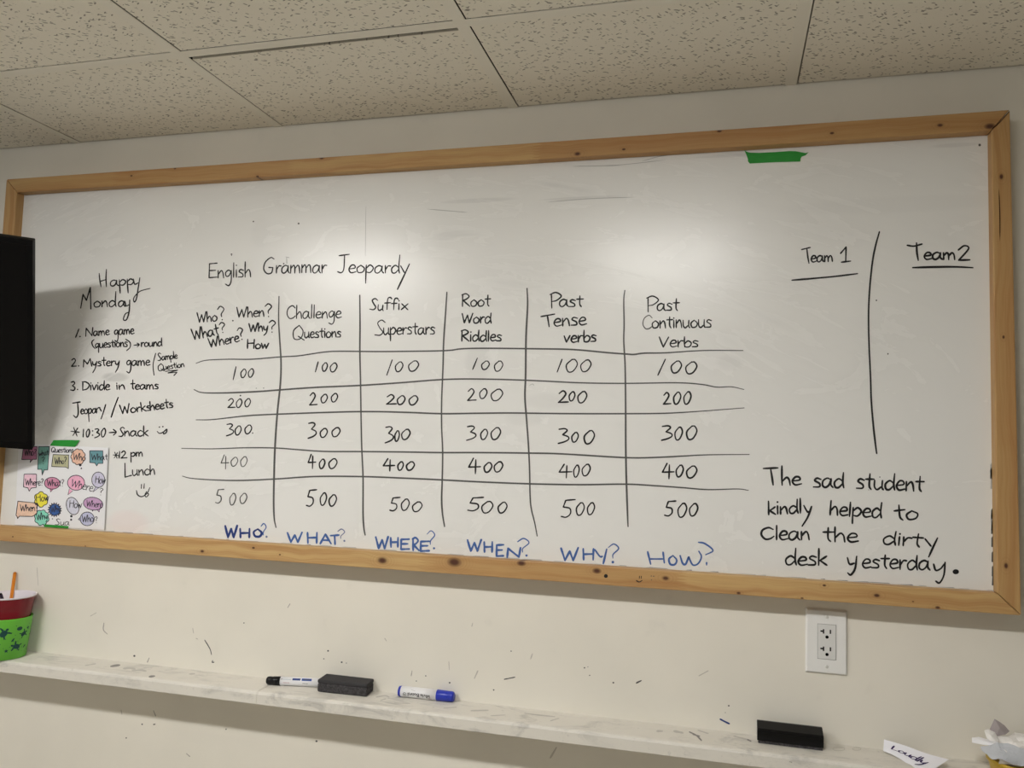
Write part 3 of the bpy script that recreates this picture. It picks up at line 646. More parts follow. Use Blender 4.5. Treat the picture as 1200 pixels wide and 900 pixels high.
k.stroke([(157,404.6),(163,404)], 1.3); k.stroke([(160.8,402),(163.4,404),(161,406.5)], 1.2)
word(k, 'round', 165.2, 406.4, 190, 405.4, 5, 9.4, 5, .03, 1.5)
k.cut([M_INK], wb, 'first black agenda item with bracketed note')
k.stroke([(84.3,422),(87,420.2),(88.5,423.2),(84,429.3),(84,429.3),(89.7,429)], 1.45); k.disc(92.4, 428.8, .9)
word(k, 'M', 97.2, 430, 108, 429, 5, 9, 5, .03, 1.5); word(k, 'ystery', 108, 429, 140, 428.4, 5.6, 10.5, 8, .03, 1.5)
word(k, 'game', 148, 428.6, 175.5, 428.2, 6.2, 10, 8.5, .03, 1.5)
k.stroke([(182.6,414),(179.6,427),(180.6,439.8)], 1.2)
word(k, 'Sample', 185, 422.8, 208, 420, 4.4, 8.5, 4, .03, 1.25); word(k, 'Q', 185, 435.2, 193, 434.4, 4, 8.5, 2, .03, 1.2); word(k, 'uestion', 192, 433.6, 216, 430, 4, 7, 4, .03, 1.2)
k.stroke([(194,435.2),(201,434.4),(208.2,433.8),(208.2,433.8),(197,437),(197,437),(207.5,436.4),(207.5,436.4),(204,440)], 1.2)
k.cut([M_INK], wb, 'second black agenda item with small side note')
k.stroke([(83.5,448),(86.5,447.2),(87.5,449.5),(85,452),(85,452),(88,454.5),(86.5,457.4),(83,457)], 1.5); k.disc(91, 456.4, .8)
word(k, 'Divide', 96, 457.2, 128.5, 456.8, 6, 10.5, 5, .04, 1.5); word(k, 'in', 136, 456.6, 146.5, 456, 5.6, 9, 5, .03, 1.5); word(k, 'teams', 153, 456.2, 185.5, 456, 5.6, 11.5, 5, .03, 1.55)
k.cut([M_INK], wb, 'third black agenda item')
k.stroke([(85.3,472.4),(94.3,471)], 1.6); k.stroke([(91,471.8),(91.8,484),(89.5,489.2),(86.2,486.8)], 1.6)
word(k, 'eopa', 94.5, 485.2, 113, 484, 5.6, 10, 9, .03, 1.55); word(k, 'r', 112.5, 483.4, 117.5, 482.4, 5.2, 9, 8, .05, 1.5); k.stroke([(116.5,477.5),(119,482)], 1.5); k.stroke([(124,474),(121,484),(118.5,491)], 1.5)
k.stroke([(138.6,465.8),(134,478),(130.4,489)], 1.7)
word(k, 'Works', 141, 485.2, 177, 481, 5.8, 10.5, 6, .0, 1.6); word(k, 'heets', 176, 481, 203, 477.5, 6, 11, 5, .05, 1.6)
k.cut([M_INK], wb, 'unnumbered black agenda line with slash')
for a in (0.1, 1.15, 2.2): k.stroke([(88.4-5*math.cos(a), 506-5.6*math.sin(a)), (88.4+5*math.cos(a), 506+5.6*math.sin(a))], 1.3)
k.stroke([(98,503),(97.5,512.2)], 1.6); digits(k, '0', [(101,105.2,503,512)], 1.6); k.disc(108.6, 505, .9); k.disc(108.6, 510, .9)
digits(k, '3', [(111,116.8,502.4,513)], 1.6); digits(k, '0', [(118.6,124,502,512)], 1.6)
k.stroke([(128,507),(136,506.5)], 1.5); k.stroke([(132.8,503.2),(136.4,506.4),(133,510)], 1.5)
word(k, 'S', 139, 511.6, 145.5, 511.4, 5.5, 11, 5, .1, 1.5); word(k, 'nack', 145.5, 511.2, 173.5, 510.8, 6.2, 11.5, 5, .03, 1.6)
k.disc(187, 500.5, .9); k.disc(191, 500, .9); k.stroke([(184.4,505.6),(187,507.8),(191.5,506.4),(195.5,503),(195,506.8),(192,508.4),(191.5,506.4)], 1.4)
k.cut([M_INK], wb, 'black starred morning snack line with smiley')
for a in (0.1, 1.15, 2.2): k.stroke([(136-3.4*math.cos(a), 533.5-4*math.sin(a)), (136+3.4*math.cos(a), 533.5+4*math.sin(a))], 1.1)
k.stroke([(140.4,529),(139.8,537)], 1.5); digits(k, '2', [(141.6,149,528.6,537)], 1.5); word(k, 'pm', 153, 535, 167.5, 534.8, 5, 9, 7, .03, 1.5)
k.stroke([(146.6,543),(146.8,559.2),(146.8,559.2),(154.4,557)], 1.5); word(k, 'unch', 155, 557.6, 181.5, 556.2, 6.6, 11, 5, .05, 1.5)
k.stroke([(166,567.5),(165.6,572.5)], 1.2); k.stroke([(169.2,566.7),(168.8,572.5)], 1.2)
k.stroke([(160,574.8),(161.4,579.8),(166.4,582),(172.5,578),(175.6,571.6)], 1.4); k.stroke([(172,576),(170,580),(171.5,582.4),(174.2,579.4),(172.5,577.4)], 1.3)
k.cut([M_INK], wb, 'black starred lunch note with smiley')
# specks, streaks, dust along the lower edge and the dark gap line at the right
k = Ink(AB)
for u, v, r in ((271.5,298,.9),(332.5,309,.9),(1027,352,.9),(1040.5,414.7,.9),(297,259.6,.9),(350,262,1.1),(271,298,.7),(1148,170,1.6),(271.5,299.5,.5)): k.disc(u, v, r)
k.stroke([(429,242),(428.6,262),(428.2,300)], .45, 1); k.stroke([(336,301.5),(336.2,309)], 1.0, 1); k.stroke([(335,301),(339,302)], .8, 1)
for st, wd in (([(500,245),(530,247.5),(548,249)],.9), ([(640,237),(690,233),(745,231)],.9), ([(670,195),(727,194)],.8), ([(752,189),(772,183.5),(782,182)],.8),([(690,195),(730,193),(780,187.5)],.7),([(620,452),(624,450),(626,452)],.6)): k.stroke(st, wd, 1, taper=.9)
u = 60
while u < 1160:
    L = random.uniform(4, 26); v = 617.5 + (u*.0662) + (0 if u < 600 else 0)
    p = on_y(u, v, YB); zq = Z0 + I[0][1]
    k.mb.add([(p.x, YB-.0004, zq+.0002), (p.x+L*.0022, YB-.0004, zq), (p.x+L*.0020, YB-.0004, zq+random.uniform(.0008, .0022)), (p.x+L*.0005, YB-.0004, zq+random.uniform(.0004, .0018))], [[0, 1, 2, 3]], random.choice((1, 1, 2)))
    u += L + random.uniform(2, 26)
for v0 in range(12):  # dark dashes paint the narrow gap between the panel and the right rail
    xq = I[1][0]+.0004; z = Z0 + .05 + v0*.02*random.uniform(.8, 1.2)
    k.mb.add([(xq-.003, YB-.0004, z), (xq, YB-.0004, z), (xq, YB-.0004, z+.021), (xq-.0023+random.uniform(-.0005, .001), YB-.0004, z+.017)], [[0, 1, 2, 3]], 0 if v0 < 7 else 1)
k.build('ink_specks', [M_INK_GREY, M_SMEAR, mat('edge_dust', (.27, .265, .27), .7, .2)], wb, 'ink specks, lower edge dust and painted dark gap line at the right edge')['kind'] = 'stuff'

# ------------------------------------------------------------------ green tape on the board
def tape(px, y, label, name='tape_strip'):
    pts = [on_y(u, v, y) for u, v in px]; c = sum(pts, Vector())/len(pts); n = len(pts)
    mb = MB().hexa([(p.x, y+.00025, p.z) for p in pts], [(p.x, y, p.z) for p in pts])
    o = mb.build(name, M_TAPE, loc=(c.x, y, c.z)); return tag(o, label, 'tape', 'green tape strips')
tape([(870+a/15, 170+b/15) for a, b in ((35,90),(80,118),(130,132),(300,137),(600,122),(820,106),(940,108),(1110,140),(1165,126),(1110,180),(1040,205),(1022,245),(1020,290),(600,300),(300,315),(130,325),(98,285),(95,240),(65,160))], YB-.0008, 'strip of green tape high on the board under the top rail')
# ------------------------------------------------------------------ poster of speech bubbles
def Q(x, y): return (x/7.5, 510+y/7.5)
YP = YB-.0022
cor = [on_y(22, 519.4, YP), on_y(128, 524.8, YP), on_y(123.4, 621.0, YP), on_y(17.2, 615.0, YP)]     # TL TR BR BL
def curl(s, t): return .003*max(0, (s-.986)/.014)**2
po = thing('poster', 'white paper poster of coloured speech bubbles taped at lower left of the board', 'poster', cor[3])
N = 72; mb = MB(); vs = []
for j in range(N+1):
    for i in range(N+1):
        s_, t_ = i/N, j/N; p = (cor[0]*(1-s_)+cor[1]*s_)*(1-t_) + (cor[3]*(1-s_)+cor[2]*s_)*t_
        vs.append((p.x, YP - curl(s_, t_), p.z))
fs = [[j*(N+1)+i, (j+1)*(N+1)+i, (j+1)*(N+1)+i+1, j*(N+1)+i+1] for j in range(N) for i in range(N)]
mb.add(vs, fs, 0, True); mb.add([(x, y+.0003, z) for x, y, z in vs], [f[::-1] for f in fs], 0, True)
mb.build('paper_sheet', M_PAPER, po, merge=False)
def at_poster(u, v, lift):
    p = on_y(u, v, YP); ex = cor[1]-cor[0]; ez = cor[3]-cor[0]
    s_ = (p-cor[0]).dot(ex)/ex.dot(ex); t_ = (p-cor[0]).dot(ez)/ez.dot(ez)
    return Vector((p.x, YP - max(0, curl(s_, t_)) - lift, p.z))
def ell(cx, cy, rx, ry, n=28, bump=0, nb=0, a0=0, rot=0):
    out = []
    for i in range(n):
        a = 2*math.pi*i/n; r = 1 + bump*abs(math.sin(nb*a/2+a0)); x, y = rx*r*math.cos(a), ry*r*math.sin(a)
        out.append((cx + x*math.cos(rot)-y*math.sin(rot), cy + x*math.sin(rot)+y*math.cos(rot)))
    return out
BUB = [
 ((176,108,142), [(208,100),(328,100),(322,212),(288,212),(266,240),(270,214),(192,214)], [('Who?',215,180,318,180,40,60)], 'magenta box bubble under the screen corner', []),
 ((104,158,148), [(340,100),(435,100),(428,200),(420,305),(390,305),(372,350),(368,300),(332,300)], [('what',345,182,428,172,26,45),('?',370,252,395,250,36,62)], 'tall teal bubble', []),
 ((182,180,142), [(468,170),(605,174),(602,293),(578,280),(455,275)], [('Who?',482,255,585,250,30,58)], 'olive box bubble', []),
 ((228,182,158), ell(688,190,56,62,40,.15,9), [('Who',640,215,750,225,34,60)], 'peach cloud bubble', [(706,262,12),(716,292,7)]),
 ((98,150,160), [(790,137),(905,137),(905,248),(864,248),(850,270),(836,245),(790,240)], [('What',802,218,945,218,34,56)], 'teal blue box bubble', []),
 ((232,186,204), [(216,342),(318,342),(322,350),(320,458),(276,465),(258,492),(246,462),(208,455),(212,350)], [('Where?',222,440,380,440,34,58)], 'pale pink box bubble', []),
 ((204,132,164), ell(460,422,68,52), [('What?',412,445,560,448,34,56)], 'dark pink oval bubble', []),
 ((238,164,194), ell(670,418,75,66), [('Where',620,448,810,495,44,64),('?',870,525,900,528,36,56)], 'pink round bubble', []),
 ((196,192,216), ell(865,392,57,68), [('How',835,420,925,428,40,62)], 'lavender round bubble', []),
 ((246,222,60), ell(362,565,50,56,40,.24,6), [('How',318,585,432,575,38,58)], 'yellow flower bubble', []),
 ((58,98,172), [(482+(60 if i % 2 else 42)*math.cos(i*math.pi/17), 655+(62 if i % 2 else 44)*math.sin(i*math.pi/17)) for i in range(34)], [('Why',448,680,535,672,34,56)], 'blue spiky bubble', [(462,735,5)]),
 ((236,192,168), [(158,580),(330,597),(325,690),(285,714),(172,712),(156,732),(150,712),(142,705)], [('When?',178,668,335,665,36,58)], 'peach box bubble', []),
 ((128,214,190), ell(368,725,54,58,40,.22,8,.4), [('Why',325,750,420,735,36,60)], 'mint cloud bubble', [(395,800,5)]),
 ((202,202,218), ell(640,622,54,78,28,0,0,0,-.3), [('How',608,635,718,640,40,66)], 'grey oval bubble', [(628,712,11),(626,743,9)]),
 ((194,152,194), ell(820,602,86,56,28,0,0,0,.15), [('Where',758,625,900,635,34,56)], 'purple oval bubble', [(814,665,5)]),
 ((182,184,214), ell(768,735,62,60), [('Who',722,765,822,760,38,62),('?',838,770,858,768,32,54)], 'lavender round bubble at the bottom', []),
]
tails = {7: [(610,470),(598,524),(640,490)], 8: [(840,455),(818,498),(870,462)], 6: [(440,470),(445,500),(470,472)], 14: [(850,650),(872,676),(880,640)], 15: [(712,755),(688,740),(708,720)], 12: [(380,780),(394,806),(400,775)]}
M_PEN = mat('felt_pen', (.035, .035, .05), .6, .2)
for i, (c, poly, words, lab, dots) in enumerate(BUB):
    c = [x*.86 + sum(c)/3*.14 for x in c]; base = tuple(min(.88, x*1.16) for x in rgb(*c)); m = mat('felt_colour', base, .75, .15); kc = NT(m); xs = kc.sep()
    kc.color(kc.mix(kc.smooth(kc.noise(kc.comb(kc.math('MULTIPLY', xs[0], 3.0), xs[1], kc.math('MULTIPLY', xs[2], .8)), 160, 2), .4, .7), base, tuple(x*.86 for x in base)))
    k = Ink(at_poster)
    k.fill([Q(*p) for p in poly], 0, .00006)
    if i in tails: k.fill([Q(*p) for p in tails[i]], 0, .00003); k.stroke([Q(*p) for p in tails[i]], .5, 1, smooth=False)
    k.k = 10
    k.stroke([Q(*p) for p in poly+poly[:1]], .8, 1, smooth=False, taper=0)
    for (u, v, r) in dots: k.disc(*Q(u, v), r/7.5, 1)
    for (tx, x0, y0, x1, y1, xh, asc) in words: word(k, tx, *Q(x0, y0), *Q(x1, y1), xh/7.5, asc/7.5, 3, .03, .85, 1)
    k.build('speech_bubble', [m, M_PEN], po, lab)
k = Ink(at_poster); word(k, 'Questions', *Q(450, 150), *Q(645, 152), 3.6, 6, 2, .03, 1.0); word(k, 'Sua', *Q(482, 788), *Q(608, 792), 4.2, 7.5, 2, .06, .8); k.build('pen_writing', [M_PEN], po, 'black pen heading and name')
tape([Q(470,44), Q(585,42), Q(700,44), Q(660,103), Q(550,98), Q(438,92)], YP-.0012, 'strip of green tape across the top of the speech bubble poster')
tape([Q(398,783), Q(500,791), Q(602,799), Q(600,818), Q(500,812), Q(382,805)], YP-.0012, 'strip of green tape across the bottom of the speech bubble poster')

# ------------------------------------------------------------------ television on a swing arm
TRc = on_y(38.3, 282, -.28); BRc = on_y(38, 527, -.085)
e = (TRc-BRc); Ht = e.length; e.normalize()
def edge_dir(u, v):                                # the top edge: at right angles to the side, through a second sighted point
    d = ray(u, v); s_ = (TRc-CAM).dot(e)/d.dot(e); return (CAM + d*s_ - TRc).normalized()
wv = edge_dir(0, 276.6); nv = wv.cross(e)
if nv.y > 0: nv = -nv
Wt = Ht*1.74
tv = thing('television', 'black flat television tilted down on a wall arm at the left edge', 'television', BRc + wv*(Wt/2) - nv*.02)
def slab(mb, s0, s1, t0, t1, d0, d1, mi=0):
    q = [(s0, t0), (s1, t0), (s1, t1), (s0, t1)]
    f = lambda d: [BRc + wv*(a*Wt) + e*(b*Ht) + nv*d for a, b in q]
    return mb.hexa(f(d0), f(d1), mi)
slab(MB(), 0, 1, 0, 1, -.024, -.0015).build('housing', M_TVB, tv, bevel=.003)
mb = MB(); bw = .011/Wt; bh = .012/Ht
for a in ((0, 1, 0, bh*1.5), (0, 1, 1-bh, 1), (0, bw, bh*1.5, 1-bh), (1-bw, 1, bh*1.5, 1-bh)): slab(mb, *a, -.0015, .0012)
mb.build('bezel', M_TVB, tv, bevel=.0006, merge=False)
slab(MB(), bw, 1-bw, bh*1.5, 1-bh, -.0015, .0002).build('screen', M_SCREEN, tv)
slab(MB(), .18, .82, .18, .78, -.06, -.024).build('back_cover', M_BLACK, tv, bevel=.01)
hub = BRc + wv*(Wt*.5) + e*(Ht*.48) - nv*.062
am = MB(); wallp = Vector((-.62, 0, hub.z)); elb = Vector((-.66, -.30, hub.z))
def bar(mb, a, b, r, up=Vector((0, 0, 1))):
    d = (b-a).normalized(); x = d.cross(up).normalized(); y = x.cross(d)
    return mb.hexa([a+x*r+y*r*1.6, a-x*r+y*r*1.6, a-x*r-y*r*1.6, a+x*r-y*r*1.6], [b+x*r+y*r*1.6, b-x*r+y*r*1.6, b-x*r-y*r*1.6, b+x*r-y*r*1.6])
bar(am, wallp+Vector((0, -.02, 0)), elb, .014); bar(am, elb, hub, .014)
arm = am.build('mount_arm', M_BLACK, tv, bevel=.003)
MB().box((-.68, -.02, hub.z-.11), (-.56, -.0005, hub.z+.11)).build('wall_bracket', M_BLACK, arm, bevel=.003)

# ------------------------------------------------------------------ outlet
ox, oz, ow, oh = 2.0373, -.1491+Z0, .0794, .1273
ot = thing('electrical_outlet', 'white double wall outlet with a wide cover plate below the board', 'outlet', (ox+ow/2, 0, oz))
def frust(a, b, ya, yb, ins): (x0, z0), (x1, z1) = a, b; return ([(x0, ya, z0), (x1, ya, z0), (x1, ya, z1), (x0, ya, z1)], [(x0+ins, yb, z0+ins), (x1-ins, yb, z0+ins), (x1-ins, yb, z1-ins), (x0+ins, yb, z1-ins)])
MB().hexa(*frust((ox, oz), (ox+ow, oz+oh), -.0005, -.0062, .0035)).build('cover_plate', M_PLATE, ot, bevel=.0012)
cx, cz = ox+ow/2+.0005, oz+oh/2; dw, dh = .0168, .0336
MB().box((cx-dw-.0008, -.0064, cz-dh-.0008), (cx+dw+.0008, -.0052, cz+dh+.0008)).build('plate_gap', mat('gap_grey', (.30, .30, .29), .7, .2), ot)
rc = MB().box((cx-dw, -.0080, cz-dh), (cx+dw, -.0055, cz+dh)).build('receptacle', M_PLATE2, ot, bevel=.0008)
for dz in (.0165, -.0175):
    h = MB(); zc = cz+dz; y0, y1 = -.0083, -.0070
    h.box((cx-.0076, y0, zc-.0006), (cx-.0050, y1, zc+.0080)); h.box((cx-.0122, y0, zc+.0024), (cx-.0077, y1, zc+.0054)); h.box((cx+.0052, y0, zc+.0000), (cx+.0078, y1, zc+.0078))
    h.lathe([(0, .0032), (.0013, .0032)], (cx+.0002, y1, zc-.0068), (0, -1, 0), (1, 0, 0), 18, 0, False)
    h.build('socket_slots', M_HOLE, rc, merge=False)
for dz in (.0485, -.0485):
    sc = MB().lathe([(0, .0034), (.0010, .0031), (.0014, .0018)], (cx, -.0060, cz+dz), (0, -1, 0), (1, 0, 0), 20).build('screw', M_METAL, ot)
    MB().box((cx-.0004, -.00752, cz+dz-.0028), (cx+.0004, -.0073, cz+dz+.0028)).build('screw_slot', M_SCUFF, sc)

# ------------------------------------------------------------------ shelf
ZS = -.2837+Z0; SD = .0960; ST = .0289
sh = thing('wall_shelf', 'long narrow white painted shelf with marker smudges running below the board', 'shelf', (.9, -SD/2, ZS-ST))
xs_ = on_z(300, 811, ZS).x
def board(x0, x1):
    prof = [(-.0005, ZS-ST), (-.0005, ZS), (-SD+.006, ZS), (-SD+.0018, ZS-.0018), (-SD, ZS-.006), (-SD, ZS-ST+.002), (-SD+.002, ZS-ST)]
    return MB().hexa([(x0, y, z) for y, z in prof], [(x1, y, z) for y, z in prof])
board(XL+.05, xs_-.0004).build('shelf_board', M_SHELF, sh); board(xs_+.0004, XR-.05).build('shelf_board', M_SHELF, sh)
def at_shelf(u, v, lift):
    p = on_z(u, v, ZS); return Vector((p.x, p.y, ZS+lift))
k = Ink(at_shelf); MSM = [mat('smudge_dark', (.24, .23, .22), .6, .2), mat('smudge_mid', (.52, .50, .465), .6, .2), mat('ring_stain', (.55, .53, .47), .6, .2)]
for st, wd, mi in (([(130,781),(136,780),(140,779.5)],2.4,0), ([(145,783.5),(152,783),(158,784)],2.4,1), ([(155,786),(165,785.5),(171,786.5)],2,1), ([(175,793.2),(181,792.4)],2.2,0), ([(100,780),(112,778)],1.2,1), ([(222,790),(228,789.6)],1.6,1),
                   ([(333,804),(341,802.5)],1,1), ([(441,817),(451,815.5),(456,817)],1.6,1), ([(446,821),(452,819)],1.2,1), ([(462,824),(480,824.5)],1,1), ([(520,830),(535,829)],1,1), ([(552,833),(572,832.5)],1.6,1),([(575,839),(592,838)],1,1),([(615,836),(630,838),(650,840)],1.4,1), ([(645,845),(655,842)],1.2,1), ([(770,857),(776,857)],2.4,1), ([(790,857),(800,859)],2.6,1),
                   ([(808,858),(816,862),(822,868)],1.8,0), ([(812,861),(820,863)],1.4,0), ([(860,863),(868,865),(880,868)],1.6,1), ([(818,856),(830,860)],1.4,1), ([(925,893),(928,893.5)],1.6,1), ([(876,867),(880,869)],1.6,0)):
    k.stroke(st, wd, mi)
for (u, v, a) in ((983,878,7),(1004,878,5)):
    k.stroke([(u+a*math.cos(q*.5236), v+a*.3*math.sin(q*.5236)) for q in range(13)], .7, 2)
k.build('ink_smudges', MSM, sh, 'dark marker smudges on the shelf top')['kind'] = 'stuff'

# ------------------------------------------------------------------ things on the shelf
def frame_of(a, b):
    d = (b-a).normalized(); return d, Vector((0, 0, 1)), d.cross(Vector((0, 0, 1))).normalized()
# nested red cup in a green bucket, at the left end
r0, r1, q0, q1 = .0470, .0560, .0400, .0600
bc = Vector((.13, -.0625, ZS))
for _ in range(6):                       # right-hand silhouette of the rim at the sighted pixel
    pe_ = on_y(42.8, 693.5, bc.y); vd = (pe_-CAM); vd.z = 0; vd.normalize(); sd_ = Vector((-vd.y, vd.x, 0))*-1
    pe_ = on_y(42.8, 693.5, bc.y + sd_.y*q1); bc.x = pe_.x - sd_.x*q1
M_GREEN = mat('green_plastic', (.135, .50, .045), .38, .45); M_TURT = mat('turtle_print', (.010, .060, .055), .5, .3); M_RED = mat('red_plastic', (.17, .005, .012), .25, .4); M_LIN = mat('cup_lining', (.72, .68, .74), .4, .4)
bx_r = on_y(40.3, 720, bc.y); hB = .1010
bucket = thing('bucket', 'green plastic bucket with dark sea turtle print at the left end of the shelf', 'bucket', (bc.x, bc.y, ZS))
MB().lathe([(0, r0-.003), (.0015, r0), (hB-.004, r1), (hB-.001, r1+.0012), (hB, r1), (hB-.002, r1-.0018), (.004, r0-.003), (.0035, .001)], (bc.x, bc.y, ZS+.0004), (0, 0, 1), (1, 0, 0), 64, 0, True, (True, True)).build('bucket_body', M_GREEN, bucket, merge=False)
def at_bucket(th, h, lift=.0006):
    h *= .80; r = r0 + (r1-r0)*h/hB + lift; return Vector((bc.x + r*math.sin(th), bc.y - r*math.cos(th), ZS+h))
TH0 = math.atan2(CAM.x-bc.x, bc.y-CAM.y)            # the side that faces the camera
def tpatch(mb, th, h, pts, lift=.0006):
    rr = .06; vs = [at_bucket(th+x/rr, h+y, lift) for x, y in pts]; mb.add([at_bucket(th, h, lift)] + vs, [[0, 1+i, 1+(i+1) % len(vs)] for i in range(len(vs))])
def starp(n, ro, ri, a0): return [((ro if i % 2 == 0 else ri)*math.cos(a0+i*math.pi/n), (ro if i % 2 == 0 else ri)*math.sin(a0+i*math.pi/n)) for i in range(2*n)]
def turtle(mb, th, h, s_, a):
    ca, sa = math.cos(a), math.sin(a); R2 = lambda P: [(x*ca-y*sa, x*sa+y*ca) for x, y in P]
    tpatch(mb, th, h, R2([(s_*1.0*math.cos(q*.628), s_*.72*math.sin(q*.628)) for q in range(10)]))
    def off(P, cx_, cy_): return [(x*ca-y*sa, x*sa+y*ca) for x, y in [(px_+cx_, py_+cy_) for px_, py_ in P]]
    def sub(P):
        vs = [at_bucket(th+x/.06, h+y, .0006) for x, y in P]; mb.add(vs, [list(range(len(vs)))])
    sub(off([(s_*.36*math.cos(q*.785), s_*.3*math.sin(q*.785)) for q in range(8)], s_*1.25, 0))
    for (px_, py_, ex_, ey_) in ((.6, .55, .9, 1.5), (.6, -.55, .9, -1.5), (-.6, .5, -1.1, 1.05), (-.6, -.5, -1.1, -1.05)):
        sub(R2([(s_*(px_-.25), s_*py_), (s_*(px_+.3), s_*py_), (s_*(ex_+.12), s_*ey_), (s_*(ex_-.2), s_*ey_*.96)]))
pr = MB()
for (d, h, s_, a) in ((-.10, .084, .0118, 1.0), (.78, .076, .0088, .5), (.50, .040, .0105, 2.8), (-.58, .056, .010, 2.4), (-1.15, .085, .010, .6), (-1.1, .036, .010, 1.6), (1.5, .07, .008, 1), (2.2, .05, .008, 2), (3.1, .08, .008, .3), (-1.9, .06, .008, .9)): turtle(pr, TH0+d, h, s_, a)
for (d, h) in ((.05, .030), (-.52, .033), (1.02, .092), (-.45, .098), (-.55, .026)): tpatch(pr, TH0+d, h, starp(5, .0065, .0028, .4))
for (d, h) in ((.55, .095), (-.95, .062)): tpatch(pr, TH0+d, h, [(.0078*math.cos(q*.628), .0062*math.sin(q*.628)) for q in range(10)])
for (d, h, a) in ((.30, .062, 1.0), (.95, .036, .8), (-.3, .05, .4)): tpatch(pr, TH0+d, h, [(.0065*math.cos(q*.628)*math.cos(a)-.0022*math.sin(q*.628)*math.sin(a), .0065*math.cos(q*.628)*math.sin(a)+.0022*math.sin(q*.628)*math.cos(a)) for q in range(10)])
for q in range(40): tpatch(pr, TH0+random.uniform(-1.5, 1.5), random.uniform(.02, .11), [(.0011*math.cos(w_*1.05), .0011*math.sin(w_*1.05)) for w_ in range(6)])
pr.build('turtle_print', M_TURT, bucket, merge=False)['label'] = 'dark teal turtle and starfish print'
zc0 = ZS+.034; hC = .1180
def dent(h, a, r):
    d = (a - (TH0-math.pi/2) - .0); d = (d+math.pi) % (2*math.pi)-math.pi
    return r*(1 - .045*math.exp(-((h-.085)/.010)**2 - (d/.5)**2) + .012*math.exp(-((h-.097)/.006)**2 - (d/.6)**2))
cup = thing('plastic_cup', 'dark red plastic tumbler with white lining nested in the green bucket', 'cup', (bc.x, bc.y, zc0))
nprof = [(0, q0)] + [(hC*i/24, q0+(q1-q0)*i/24) for i in range(1, 24)] + [(hC-.002, q1)]
MB().lathe(nprof, (bc.x, bc.y, zc0), (0, 0, 1), (1, 0, 0), 72, 0, True, (True, False), dent).build('cup_wall', M_RED, cup, merge=False)
lp = MB().lathe([(hC-.002, q1), (hC-.0005, q1+.0022), (hC+.0020, q1+.0018), (hC+.0024, q1-.0002), (hC-.002, q1-.0022), (hC-.03, q1-.0075), (.02, q0-.001), (.018, .001)], (bc.x, bc.y, zc0), (0, 0, 1), (1, 0, 0), 72, 0, True, (False, True))
lp.build('cup_lining', M_LIN, cup, merge=False)['label'] = 'white rolled rim and lining'
# pencil leaning in the cup against the wall, and a dark pen end beside it
def rod(mb, a, b, r, n, mi=0, smooth=False): d = b-a; return mb.lathe([(0, r), (d.length, r)], a, d, Vector((1, 0, .1)), n, mi, smooth)
ptop = on_y(17.6, 670.5, -.0065); pin = on_y(14.2, 695, -.020)
dd = (pin-ptop).normalized(); pbot = ptop + dd*.125
pe = thing('pencil', 'orange pencil standing in the red cup and leaning on the wall', 'pencil', pbot)
rod(MB(), pbot, ptop - (-dd)*0.0 + dd*.004, .0042, 6).build('pencil_shaft', mat('orange_paint', (.66, .21, .012), .35, .45), pe)
MB().lathe([(0, .0042), (.0025, .0039), (.0042, .0025)], ptop+dd*.004, -dd, Vector((1, 0, 0)), 12).build('pencil_end', mat('orange_end', (.50, .16, .015), .5, .3), pe)
p1 = on_y(1.0, 697, -.060); p2 = Vector((bc.x+.004, bc.y+.01, zc0+.03))
pn = thing('pen', 'dark pen just showing inside the red cup at the photo edge', 'pen', p2)
rod(MB(), p2, p1, .0040, 16, 0, True).build('pen_barrel', mat('dark_pen', (.02, .012, .03), .3, .5), pn)
MB().lathe([(0, .0036), (.003, .0030), (.0045, .0015)], p1, (p1-p2), Vector((1, 0, 0)), 14).build('pen_button', M_BLACK, pn)

# markers
def marker(name, label, a, b, r, parts, pr_=None):
    d = (b-a).normalized(); L = (b-a).length
    t = thing(name, label, 'marker', (a+b)/2 - Vector((0, 0, r)), 'markers on the shelf')
    for (pn_, mt, prof, lab) in parts:
        o = MB().lathe([(h*L, q*r) for h, q in prof], a, d, Vector((0, 0, 1)), 36).build(pn_, mt, t)
        if lab: o['label'] = lab
    return t, d, L
M_WHITE = mat('marker_barrel_white', (.78, .78, .80), .35, .45); M_BLUE = mat('marker_cap_blue', (.012, .03, .40), .3, .5)
rB = .0118; a = on_z(467.2, 809.6, ZS+rB); b = on_z(532.4, 816.6, ZS+rB)
mk, d, L = marker('board_marker', 'white board marker with blue cap lying right of the grey eraser', a, b, rB,
  [('end_plug', M_BLUE, [(0, .55), (.012, .93), (.055, 1.0), (.058, .97)], 'blue end plug'), ('barrel', M_WHITE, [(.055, .985), (.70, .985)], None),
   ('cap', M_BLUE, [(.695, .98), (.70, 1.02), (.96, .94), (.985, .86), (1.0, .6)], 'blue cap')])
cv = (CAM-(a+b)/2); cv -= d*cv.dot(d); cv.normalize(); cu = d.cross(cv)
if cu.z < 0: cu = -cu
def at_mk(aa, dd_, LL, rr, lift0=.00025):
    def f(u, v, lift):               # u along the barrel 0..1, v angle in radians from the side that faces the room (up positive)
        return aa + dd_*(u*LL) + (cv*math.cos(v) + cu*math.sin(v))*(rr*.985+lift0+lift)
    return f
class MInk(Ink): pass
